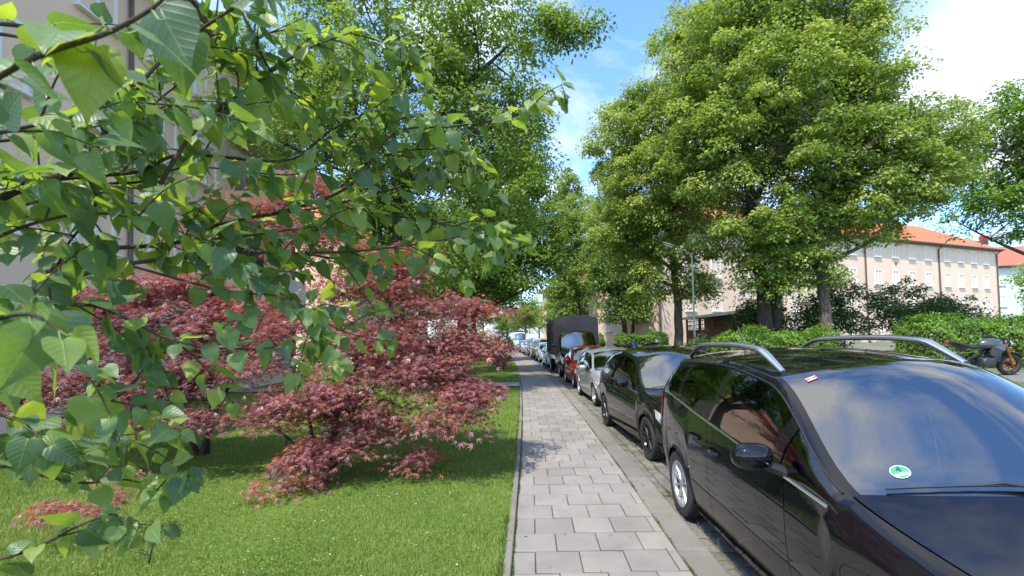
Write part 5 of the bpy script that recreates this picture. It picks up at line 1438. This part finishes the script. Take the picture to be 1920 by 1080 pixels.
# ------------------------------------------------------------------ motorcycles
def bike_wheel(parent, y, z, r, w, spk, mat, spin=0):
    Mx = Matrix.Translation((0, y, z)) @ Matrix.Rotation(math.pi/2, 4, 'Y')
    hub = MB().lathe([(.001, -.06), (.045, -.06), (.045, .06), (.001, .06)], 14, Mx).build('wheel', M['rim_black'], parent, smooth=True, angle=30)
    MB().lathe([(r - w*.5 + w*.52*math.cos(k*math.pi/5), w*.5*math.sin(k*math.pi/5)) for k in range(10)], 36, Mx, closed=True).build('tyre', M['rubber'], hub, smooth=True)
    m = MB(); m.lathe([(r-w*.9, -w*.35), (r-w*.75, -w*.35), (r-w*.75, w*.35), (r-w*.9, w*.35)], 32, Mx, closed=True)
    for k in range(spk):
        a = 2*math.pi*k/spk + spin; m.tube([Mx @ Vector((.03*math.cos(a), .03*math.sin(a), 0)), Mx @ Vector(((r-w*.85)*math.cos(a+.12), (r-w*.85)*math.sin(a+.12), 0))], .013, 6)
    m.build('rim', mat, hub, smooth=True)
    m = MB(); m.lathe([(.09, .05), (.15, .05), (.15, .056), (.09, .056)], 24, Mx, closed=True); m.build('brake_disc', M['satin_alu'], hub)
    return hub
M['tank_grey'] = paint('tank_grey', (0.08, 0.083, 0.09), .5, .3); M['engine'] = plain('engine', (.09, .09, .095), .4, .6, vary=.4, scale=20)
def motorcycle(label, loc, rz, tank_m, accent, group):
    root = empty('motorcycle', loc, (0, math.radians(-9), rz)); tag(root, label, 'motorcycle', group)
    bike_wheel(root, -.70, .31, .31, .12, 6, accent); bike_wheel(root, .70, .31, .31, .16, 6, M['rim_black'])
    # tank and flanks
    m = MB(); m.ball((0, -.17, .86), .16, .34, .17, 18, 12)
    for i, v in enumerate(m.v):
        x, y, z = v
        if z < .78: z = .78 + (z-.78)*.3
        if y > 0: x *= 1 - .8*y/.34*.6
        m.v[i] = (x, y, z)
    m.build('tank', tank_m, root, smooth=True, angle=60)
    for sx in (-1, 1):
        MB().add([(sx*.15, -.50, .90), (sx*.19, -.36, .72), (sx*.17, -.22, .52), (sx*.16, -.05, .62), (sx*.15, -.08, .86), (sx*.12, -.46, .88), (sx*.15, -.34, .72), (sx*.13, -.22, .56), (sx*.12, -.07, .64), (sx*.12, -.1, .84)], [(0, 1, 2, 3, 4), (5, 9, 8, 7, 6), (0, 5, 6, 1), (1, 6, 7, 2), (2, 7, 8, 3), (3, 8, 9, 4), (4, 9, 5, 0)]).build('radiator_shroud', tank_m, root)
    m = MB(); m.prism([(.05, .78), (.10, .86), (.38, .83), (.52, .90), (.82, .98), (.86, .95), (.55, .82), (.30, .74)], -.11, .11, Matrix.Rotation(math.pi/2, 4, 'Z') @ Matrix.Scale(-1, 4, (0, 1, 0))); m.build('seat', M['black_plastic'], root, bevel=.02, smooth=True)
    MB().prism([(.45, .70), (.55, .80), (.92, .97), (.95, .93), (.70, .76)], -.09, .09, Matrix.Rotation(math.pi/2, 4, 'Z') @ Matrix.Scale(-1, 4, (0, 1, 0))).build('tail', M['rim_black'], root, bevel=.01)
    MB().box(-.06, .06, .92, .97, .91, .97).build('tail_light', M['lamp_red'], root, bevel=.01)
    m = MB(); m.tube([(0, -.42, .84), (0, -.05, .70), (0, .18, .42), (0, .70, .31)], [.035, .04, .035, .03], 8); m.tube([(0, -.42, .80), (-.1, -.25, .45), (0, -.02, .26)], .022, 8); m.tube([(0, -.42, .80), (.1, -.25, .45), (0, -.02, .26)], .022, 8)
    m.tube([(0.08, .15, .62), (.08, .70, .31)], .025, 6); m.tube([(-.08, .15, .62), (-.08, .70, .31)], .025, 6); m.build('frame', M['rim_black'], root, smooth=True)
    m = MB(); m.box(-.16, .16, -.22, .16, .28, .52); m.box(-.12, .12, -.28, -.05, .45, .68, Matrix.Translation((0, 0, 0)) @ Matrix.Rotation(.18, 4, 'X')); m.lathe([(.001, -.2), (.11, -.2), (.12, -.17), (.12, .17), (.11, .2), (.001, .2)], 16, Matrix.Translation((0, .02, .40)) @ Matrix.Rotation(math.pi/2, 4, 'Y'))
    m.build('engine', M['engine'], root, bevel=.015, smooth=True)
    m = MB()
    for sx in (-1, 1): m.tube([(sx*.10, -.70, .31), (sx*.10, -.55, .66), (sx*.10, -.44, .95)], [.03, .028, .024], 8)
    m.build('fork', accent, root, smooth=True)
    MB().tube([(-.38, -.30, 1.0), (-.2, -.38, 1.03), (0, -.43, .98), (.2, -.38, 1.03), (.38, -.30, 1.0)], .014, 8).build('handlebar', M['rim_black'], root, smooth=True)
    hd = MB(); hd.ball((0, -.56, .88), .10, .10, .12, 14, 10); hd = hd.build('headlight', M['rim_black'], root, smooth=True)
    MB().lathe([(.001, 0), (.07, 0), (.075, .015)], 16, Matrix.Translation((0, -.65, .88)) @ Matrix.Rotation(math.pi/2, 4, 'X')).build('lamp_glass', M['lamp_clear'], hd)
    MB().prism([(-.98, .50), (-.86, .62), (-.62, .66), (-.50, .60), (-.52, .57), (-.64, .63), (-.85, .59), (-.95, .48)], -.07, .07, Matrix.Rotation(math.pi/2, 4, 'Z') @ Matrix.Scale(-1, 4, (0, 1, 0))).build('mudguard', M['rim_black'], root)
    MB().tube([(.12, -.15, .3), (.15, .15, .24), (.16, .4, .30), (.17, .75, .42)], [.025, .03, .05, .055], 10).build('exhaust', M['satin_alu'], root, smooth=True)
    for sx in (-1, 1):
        mi = MB().ball((sx*.42, -.30, 1.20), .07, .015, .045, 12, 6).build('mirror', M['rim_black'], root, smooth=True)
        MB().tube([(sx*.28, -.34, 1.01), (sx*.36, -.31, 1.12), (sx*.42, -.30, 1.18)], .007, 6).build('stalk', M['rim_black'], mi)
        MB().ball((sx*.2, -.50, .80), .045, .02, .02, 10, 6).build('indicator', M['lamp_orange'], root, smooth=True)
    MB().tube([(-.08, .05, .3), (-.26, .08, .02)], .012, 6).build('side_stand', M['rim_black'], root)
    return root
M['tank_brown'] = paint('tank_brown', (.14, .03, .025), .2, .35)
M['accent_orange'] = plain('accent_orange', (.45, .10, .03), .35, .3)
p = at(1838, 690, 12.2)
motorcycle('grey and black motorcycle with orange fork in front of the right hedge', (p.x, p.y, verge_z(p.x, p.y)), math.radians(86), M['tank_grey'], M['accent_orange'], 'two-wheelers on the far side').scale = (.95, .95, .95)
p = at(1176, 645, 32.0)
motorcycle('reddish motorcycle left of the blue scooter beyond the parked cars', (p.x, p.y, verge_z(p.x, p.y)), math.radians(70), M['tank_brown'], M['satin_alu'], 'two-wheelers on the far side')
def scooter(label, loc, rz, body_m, group):
    root = empty('motor_scooter', loc, (0, math.radians(-8), rz)); tag(root, label, 'scooter', group)
    bike_wheel(root, -.62, .23, .23, .11, 5, M['rim_silver']); bike_wheel(root, .58, .23, .23, .12, 5, M['rim_silver'])
    R = Matrix.Rotation(math.pi/2, 4, 'Z') @ Matrix.Scale(-1, 4, (0, 1, 0))
    MB().prism([(-.74, .62), (-.56, 1.0), (-.44, 1.02), (-.40, .9), (-.46, .45), (-.34, .30), (-.44, .24), (-.62, .46)], -.20, .20, R).build('leg_shield', body_m, root, bevel=.04, smooth=True)
    MB().box(-.17, .17, -.42, .12, .22, .32).build('footboard', M['black_plastic'], root, bevel=.02)
    MB().prism([(.06, .30), (.10, .70), (.35, .76), (.86, .80), (.92, .70), (.70, .50), (.40, .36)], -.18, .18, R).build('rear_body', body_m, root, bevel=.05, smooth=True)
    MB().prism([(.08, .71), (.14, .82), (.40, .80), (.55, .87), (.86, .87), (.84, .81), (.36, .765)], -.15, .15, R).build('seat', M['black_plastic'], root, bevel=.03, smooth=True)
    MB().tube([(-.33, -.42, 1.07), (0, -.50, 1.06), (.33, -.42, 1.07)], .018, 8).build('handlebar', M['rim_black'], root, smooth=True)
    MB().add([(-.2, -.60, 1.04), (.2, -.60, 1.04), (.16, -.48, 1.38), (-.16, -.48, 1.38), (-.2, -.59, 1.04), (.2, -.59, 1.04), (.16, -.47, 1.38), (-.16, -.47, 1.38)], [(0, 1, 2, 3), (7, 6, 5, 4), (0, 4, 5, 1), (1, 5, 6, 2), (2, 6, 7, 3), (3, 7, 4, 0)]).build('windshield', M['glass_car'], root)
    for sx in (-1, 1):
        MB().ball((sx*.36, -.44, 1.26), .06, .015, .04, 10, 6).build('mirror', M['white_paint'], root, smooth=True)
    MB().ball((0, -.64, .86), .09, .04, .06, 12, 6).build('headlight', M['lamp_clear'], root, smooth=True)
    MB().tube([(.16, .3, .28), (.17, .85, .38)], [.05, .06], 8).build('exhaust', M['satin_alu'], root, smooth=True)
    MB().box(-.15, .15, .78, 1.06, .88, 1.16).build('top_case', M['satin_alu'], root, bevel=.05, smooth=True)
    return root
p = at(1206, 642, 31.0)
scooter('blue motor scooter with silver top case in front of the short hedge', (p.x, p.y, verge_z(p.x, p.y)), math.radians(-100), P_['blue'], 'two-wheelers on the far side')
# ------------------------------------------------------------------ lilac close to the camera
t = NT('lilac_leaf')
oi = t.new('ShaderNodeObjectInfo'); at_ = t.new('ShaderNodeAttribute', attribute_name='rnd')
sm = t.new('ShaderNodeMath', operation='FRACT'); ad = t.new('ShaderNodeMath', operation='ADD')
t.l.new(oi.outputs['Random'], ad.inputs[0]); t.l.new(at_.outputs['Fac'], ad.inputs[1]); t.l.new(ad.outputs[0], sm.inputs[0])
c = t.ramp(sm.outputs[0], [(0.0, (0.07, 0.14, 0.062)), (0.4, (0.115, 0.20, 0.085)), (0.7, (0.165, 0.265, 0.08)), (1.0, (0.26, 0.35, 0.08))])
lc = t.new('ShaderNodeAttribute', attribute_name='lc'); sp_ = t.new('ShaderNodeSeparateXYZ'); t.l.new(lc.outputs['Vector'], sp_.inputs[0])
def lm(op, a, b=None):
    n = t.new('ShaderNodeMath', operation=op)
    for i, v in enumerate((a, b)):
        if v is None: continue
        if isinstance(v, (int, float)): n.inputs[i].default_value = v
        else: t.l.new(v, n.inputs[i])
    return n.outputs[0]
ay = lm('ABSOLUTE', sp_.outputs['Y'])
side_v = lm('POWER', lm('ABSOLUTE', lm('SINE', lm('MULTIPLY', lm('SUBTRACT', sp_.outputs['X'], lm('MULTIPLY', ay, .75)), 21.0))), 0.35)
mid_v = lm('MINIMUM', lm('MULTIPLY', ay, 38.0), 1.0)
vein = lm('MULTIPLY', lm('MAXIMUM', mid_v, 0.0), lm('ADD', lm('MULTIPLY', side_v, .55), .45))
fine = t.noise(30, 4, 0.6, coord='Object')
c2 = t.mix(1.0, c, t.ramp(fine, [(0.3, (.84, .86, .84)), (.7, (1.12, 1.1, 1.05))]), 'MULTIPLY')
c2 = t.mix(t.ramp(vein, [(.2, (.4,)*3), (.85, (0,)*3)]), c2, (.24, .33, .12))
t.set(base=c2, rough=0.42, spec=0.7); t.bump(vein, 0.35, 0.003)
tr = t.new('ShaderNodeBsdfTranslucent'); t.l.new(t.mix(1.0, c2, (2.1, 1.9, 0.45), 'MULTIPLY'), tr.inputs['Color'])
mx = t.new('ShaderNodeMixShader'); mx.inputs[0].default_value = 0.5
t.l.new(t.b.outputs[0], mx.inputs[1]); t.l.new(tr.outputs[0], mx.inputs[2]); t.l.new(mx.outputs[0], t.out.inputs['Surface'])
M['leaf_lilac'] = t.m

def lilac_leaf(fold, curl, wide, seed):
    """heart-shaped leaf, base at the origin, one unit long, folded on its midrib"""
    rs = random.Random(seed)
    st = [(-0.07, 0.12), (-0.05, 0.30), (0.07, 0.44), (0.22, 0.48), (0.40, 0.44), (0.58, 0.33), (0.76, 0.18), (0.90, 0.07), (1.03, 0.0)]
    V = []; Fs = []
    mid = [0.0, 0.03, 0.10, 0.22, 0.40, 0.58, 0.76, 0.90, 1.03]
    for i, ((x, w), mx_) in enumerate(zip(st, mid)):
        w *= wide
        zc = -curl*mx_**2 + 0.02*math.sin(mx_*9)
        for sgn, fr in ((-1, 1.0), (-1, .5), (0, 0), (1, .5), (1, 1.0)):
            xx = mx_ + (x - mx_)*fr
            V.append((xx, sgn*w*fr*math.cos(fold), zc + w*fr*math.sin(fold) - 0.16*(fr*w)**2*4*curl + 0.018*rs.uniform(-1, 1)*fr))
    for i in range(len(st)-1):
        for j in range(4): Fs.append((i*5+j, i*5+j+1, (i+1)*5+j+1, (i+1)*5+j))
    me = bpy.data.meshes.new('lilac_leaf'); me.from_pydata(V, [], Fs)
    for p in me.polygons: p.use_smooth = True
    a_ = me.attributes.new('lc', 'FLOAT_VECTOR', 'POINT'); a_.data.foreach_set('vector', np.array(V, np.float32).ravel())
    me.materials.append(M['leaf_lilac'])
    return me, V, Fs
LL = [lilac_leaf(0.10, .18, 1.0, 1), lilac_leaf(0.28, .32, .95, 2), lilac_leaf(-0.08, .12, 1.05, 3), lilac_leaf(0.45, .45, .9, 4), lilac_leaf(0.2, -.12, 1.0, 5), lilac_leaf(0.15, .55, .92, 6)]

branches = [
 [(-150, 620, 1.3), (70, 540, 1.25), (240, 495, 1.3), (400, 480, 1.4), (560, 475, 1.5), (720, 505, 1.6)],
 [(60, 545, 1.25), (150, 475, 1.3), (330, 455, 1.4), (430, 415, 1.5), (620, 385, 1.6), (800, 335, 1.7), (885, 320, 1.72)],
 [(430, 415, 1.5), (560, 388, 1.5), (660, 345, 1.5), (740, 250, 1.5), (840, 238, 1.5), (930, 225, 1.5), (1015, 205, 1.5)],
 [(-120, 430, 1.0), (60, 345, 1.0), (150, 312, 1.1), (240, 185, 1.12), (315, 102, 1.15), (430, 20, 1.15), (560, -50, 1.2)],
 [(300, 345, 1.2), (370, 240, 1.25), (480, 155, 1.3), (570, 95, 1.3), (660, 60, 1.35)],
 [(-60, 350, 1.2), (170, 330, 1.2), (265, 320, 1.25), (345, 290, 1.3), (535, 300, 1.4), (620, 245, 1.42), (720, 190, 1.45), (770, 130, 1.45)],
 [(-80, 520, .9), (30, 560, .9), (120, 570, 1.0), (200, 580, 1.05), (330, 640, 1.1), (460, 655, 1.15), (520, 650, 1.18)],
 [(-60, 865, 1.15), (30, 880, 1.15), (150, 905, 1.2), (240, 900, 1.25), (310, 925, 1.25)],
 [(-50, 1060, 1.0), (60, 1030, 1.05), (150, 985, 1.05), (215, 965, 1.08), (235, 1005, 1.08)],
 [(-50, 760, 1.0), (60, 790, 1.05), (160, 770, 1.1), (220, 745, 1.1), (270, 700, 1.1)],
 [(-60, 830, 1.1), (60, 830, 1.15), (190, 820, 1.2), (330, 805, 1.3)],
 [(-80, 190, .62), (60, 110, .55), (200, 62, .52), (290, 12, .5), (330, -30, .5)],
 [(-90, 640, .62), (-10, 600, .58), (60, 590, .56), (110, 620, .56)],
 [(250, 500, 1.3), (420, 545, 1.35), (540, 560, 1.4), (640, 620, 1.45), (730, 640, 1.5)],
 [(400, 480, 1.4), (520, 545, 1.4), (590, 610, 1.4), (610, 660, 1.4)],
 [(420, -60, 1.25), (470, 60, 1.25), (520, 150, 1.3), (590, 205, 1.35), (625, 285, 1.4)],
 [(560, 475, 1.5), (680, 470, 1.55), (800, 455, 1.6), (900, 440, 1.62), (955, 465, 1.62)],
 [(620, 385, 1.6), (720, 400, 1.6), (830, 420, 1.65), (930, 440, 1.65)],
 [(-60, 40, .8), (90, 60, .85), (200, 130, .9), (270, 210, .95)],
 [(-60, 260, .75), (40, 240, .8), (150, 215, .85), (230, 190, .9)],
 [(-60, 470, 1.0), (60, 420, 1.0), (180, 400, 1.05), (300, 420, 1.1), (370, 450, 1.15)],
 [(150, 312, 1.1), (180, 380, 1.1), (120, 470, 1.05), (90, 560, 1.0)],
 [(330, 455, 1.4), (480, 440, 1.45), (560, 430, 1.5), (660, 440, 1.55)],
 [(-60, 700, .85), (40, 690, .85), (90, 670, .9), (180, 690, .95)],
 [(640, 350, 1.5), (700, 300, 1.55), (790, 280, 1.58), (880, 290, 1.6)],
]
rj = random.Random(17)
for br in list(branches):
    if br[0][0] < 0 and min(p[2] for p in br) > .7 and br[-1][1] < 480:
        dx, dy, dd = rj.uniform(-20, 60), rj.choice((-1, 1))*rj.uniform(25, 65), rj.uniform(.06, .28)
        branches.append([(p[0] + dx*i/len(br) - (0 if i else 30), p[1] + dy*(.4 + i/len(br)), p[2] + dd) for i, p in enumerate(br)])
lil_base = Vector((-1.95, 1.35, 0.0))
lilac = empty('lilac_bush', lil_base); tag(lilac, 'large lilac shrub reaching across the left foreground with heart-shaped leaves', 'shrub')
rs = random.Random(42)
leaves = []
def spline(P, k=6):
    out = []; n = len(P)
    for i in range(n-1):
        p0 = P[max(i-1, 0)]; p1 = P[i]; p2 = P[i+1]; p3 = P[min(i+2, n-1)]
        for j in range(k):
            s = j/k
            out.append(0.5*((2*p1) + (p2-p0)*s + (2*p0-5*p1+4*p2-p3)*s*s + (3*p1-p0-3*p2+p3)*s**3))
    out.append(P[-1]); return out
pet = MB()
def put_leaf(p, d, size):
    """leaf on a short stalk from p going along d, blade hanging"""
    d = d.normalized()
    q = p + d*size*0.30
    pet.tube([p, p + d*size*.18 + Vector((0, 0, -.004)), q], [.0011, .0010, .0010], 4, cap=False)
    dirn = (d*0.75 + Vector((rs.gauss(0, .3), rs.gauss(0, .3), -0.55 + rs.gauss(0, .35)))).normalized()
    nrm = Vector((rs.gauss(0.05, .42), rs.gauss(-.28, .42), 0.85 + rs.gauss(0, .15)))
    nrm = (nrm - dirn*nrm.dot(dirn)).normalized()
    b_ = nrm.cross(dirn)
    Mx = Matrix(((dirn.x, b_.x, nrm.x), (dirn.y, b_.y, nrm.y), (dirn.z, b_.z, nrm.z))).to_4x4()
    Mx.translation = q
    leaves.append((q, Mx, size, rs.randrange(len(LL))))
def foliate(pts, spacing, size, start=0.0, fork=0.0, depth=0):
    acc = 0; side = 0; total = sum((pts[i+1]-pts[i]).length for i in range(len(pts)-1)); run = 0
    for i in range(len(pts)-1):
        seg = pts[i+1]-pts[i]; acc += seg.length; run += seg.length
        if acc > spacing and run/total > start:
            acc = 0; side += 1
            d = seg.normalized()
            a = Vector((0, 0, 1)) if side % 2 else Vector((0.3, -0.8, 0.2))
            a = (a - d*a.dot(d)).normalized()
            if rs.random() < 0.3: a = Matrix.Rotation(rs.uniform(0, 6.28), 3, d) @ a
            for sg in (-1, 1):
                if rs.random() < 0.93: put_leaf(pts[i+1], d*0.6 + a*sg, size*rs.uniform(.6, 1.25))
            if depth == 0 and rs.random() < fork:
                dd = (d*0.7 + Matrix.Rotation(rs.uniform(0, 6.28), 3, d) @ a*0.8 + Vector((0, 0, .15))).normalized()
                L = rs.uniform(.08, .24); p = pts[i+1]
                tw = [p, p + dd*L*.5 + Vector((0, 0, .01)), p + dd*L + Vector((0, 0, -.01))]
                bm_twig = MB(); tw = spline(tw, 5); bm_twig.tube(tw, [.0024*(1 - .6*k/len(tw)) for k in range(len(tw))], 5, cap=False)
                twigs.append(bm_twig)
                foliate(tw, .045, size*.95, .2, 0, 1)
    e = pts[-1]; d = (pts[-1]-pts[-2]).normalized(); a = d.orthogonal().normalized()
    for sg in (-1, 1): put_leaf(e, d + a*sg*.5, size*.7)
twigs = []
off = lil_base
for i, br in enumerate(branches):
    P = [at(*p) - off for p in br]
    near = min(p[2] for p in br) < .7
    pts = spline(P, 10)
    start = br[0]
    thick = [.0085, .0075, .0055, .009, .006, .0065, .0055, .005, .0045, .0045, .0045, .0045, .004][i] if i < 13 else .0042
    full = pts; 
    if start[0] < 0:   # stem runs down to the root outside the picture
        foot = Vector((rs.uniform(-.15, .15), rs.uniform(-.15, .15), 0))
        kn = pts[0] + Vector((-0.25, 0.05, -0.35)) if pts[0].z > .6 else pts[0] + Vector((-.2, .05, -.1))
        full = spline([foot, foot*.5 + Vector((kn.x*.35, kn.y*.35, kn.z*.55)), kn, pts[0]], 6)[:-1] + pts
        k0 = len(full) - len(pts)
        rad = [thick*(2.0 - 1.0*k/k0) for k in range(k0)] + [thick*(1 - .75*k/len(pts)) for k in range(len(pts))]
    else:
        rad = [thick*(1 - .72*k/len(pts)) for k in range(len(pts))]
    mb = MB(); mb.tube(full, rad, 7); mb.build('branch', M['bark_lilac'], lilac, smooth=True, angle=80)
    foliate(pts, .046 if not near else .055, .057 if not near else .066, 0.12 if start[0] < 0 else 0.2, (0.55 if br[-1][1] < 680 else .40) if not near else 0.1)
# a few large leaves hanging close to the lens
for (px, py, dp, sz, dv, nv) in [(178, 88, .56, .088, (-.25, 0, -1), (.15, -1, .25)), (178, 62, .55, .085, (-1, .1, -.2), (0, -.75, .8)), (300, 18, .62, .085, (.45, 0, -1), (-.3, -.8, .6)), (330, 60, .66, .08, (.1, .1, -1), (.5, -.8, .4)),
                                  (60, 585, .58, .072, (.1, 0, -1), (.1, -.9, .5)), (25, 600, .6, .07, (-.2, 0, -1), (0, -1, .3)), (90, 600, .6, .07, (.5, .1, -.7), (0, -.7, .8)), (20, 690, .66, .06, (.6, 0, -.8), (0, -.8, .6))]:
    q = at(px, py, dp) - off; dirn = Vector(dv).normalized(); nrm = Vector(nv); nrm = (nrm - dirn*nrm.dot(dirn)).normalized(); b_ = nrm.cross(dirn)
    Mx = Matrix(((dirn.x, b_.x, nrm.x), (dirn.y, b_.y, nrm.y), (dirn.z, b_.z, nrm.z))).to_4x4(); Mx.translation = q
    leaves.append((q, Mx, sz, rs.randrange(3)))
    pet.tube([q - dirn*.001, q - dirn*.012 + Vector((0, 0, .004)), q + Vector((.004, .004, .022))], [.0012, .0012, .0014], 4, cap=False)
tm = MB()
for tw in twigs: tm.add(tw.v, tw.f)
tm.build('twigs', M['bark_lilac'], lilac, smooth=True, angle=80)['kind'] = 'stuff'
M['petiole'] = plain('petiole', (0.2, 0.26, 0.06), .5)
pet.build('leaf_stalks', M['petiole'], lilac)['kind'] = 'stuff'
# leaves in front of the eye would block the view: keep the ones away from the lens and inside the photograph's mass
keep = []
for L in leaves:
    w = L[0] + off
    if w.y < .5: continue
    keep.append(L)
def screen(w):
    c = CAM_M.inverted() @ w; return 960 + 880*c.x/-c.z, 540 - 880*c.y/-c.z + SHIFT*1920
vis = []; hid = []
for L in keep:
    x, y = screen(L[0] + off)
    (vis if -40 < x < 1960 and -40 < y < 1110 else hid).append(L)
vis.sort(key=lambda L: (L[0] + off).y / L[2])
for (q, Mx, s, k) in vis[:300]:
    o = bpy.data.objects.new('leaf', LL[k][0]); link(o, lilac)
    o.matrix_local = Mx @ Matrix.Scale(s, 4)
mm_v = []; mm_f = []; rn = []; mm_l = []
for (q, Mx, s, k) in vis[300:] + hid:
    T = Mx @ Matrix.Scale(s, 4); n = len(mm_v); mm_v += [tuple(T @ Vector(v)) for v in LL[k][1]]; mm_l += LL[k][1]; mm_f += [tuple(i+n for i in f) for f in LL[k][2]]; rn += [rs.random()]*len(LL[k][2])
if mm_v:
    o = np_mesh('leaves', np.array(mm_v), np.array(mm_f), 4, M['leaf_lilac'], lilac, rn, smooth=True); o['kind'] = 'stuff'
    a_ = o.data.attributes.new('lc', 'FLOAT_VECTOR', 'POINT'); a_.data.foreach_set('vector', np.array(mm_l, np.float32).ravel())
print('lilac leaves', len(vis), len(hid))
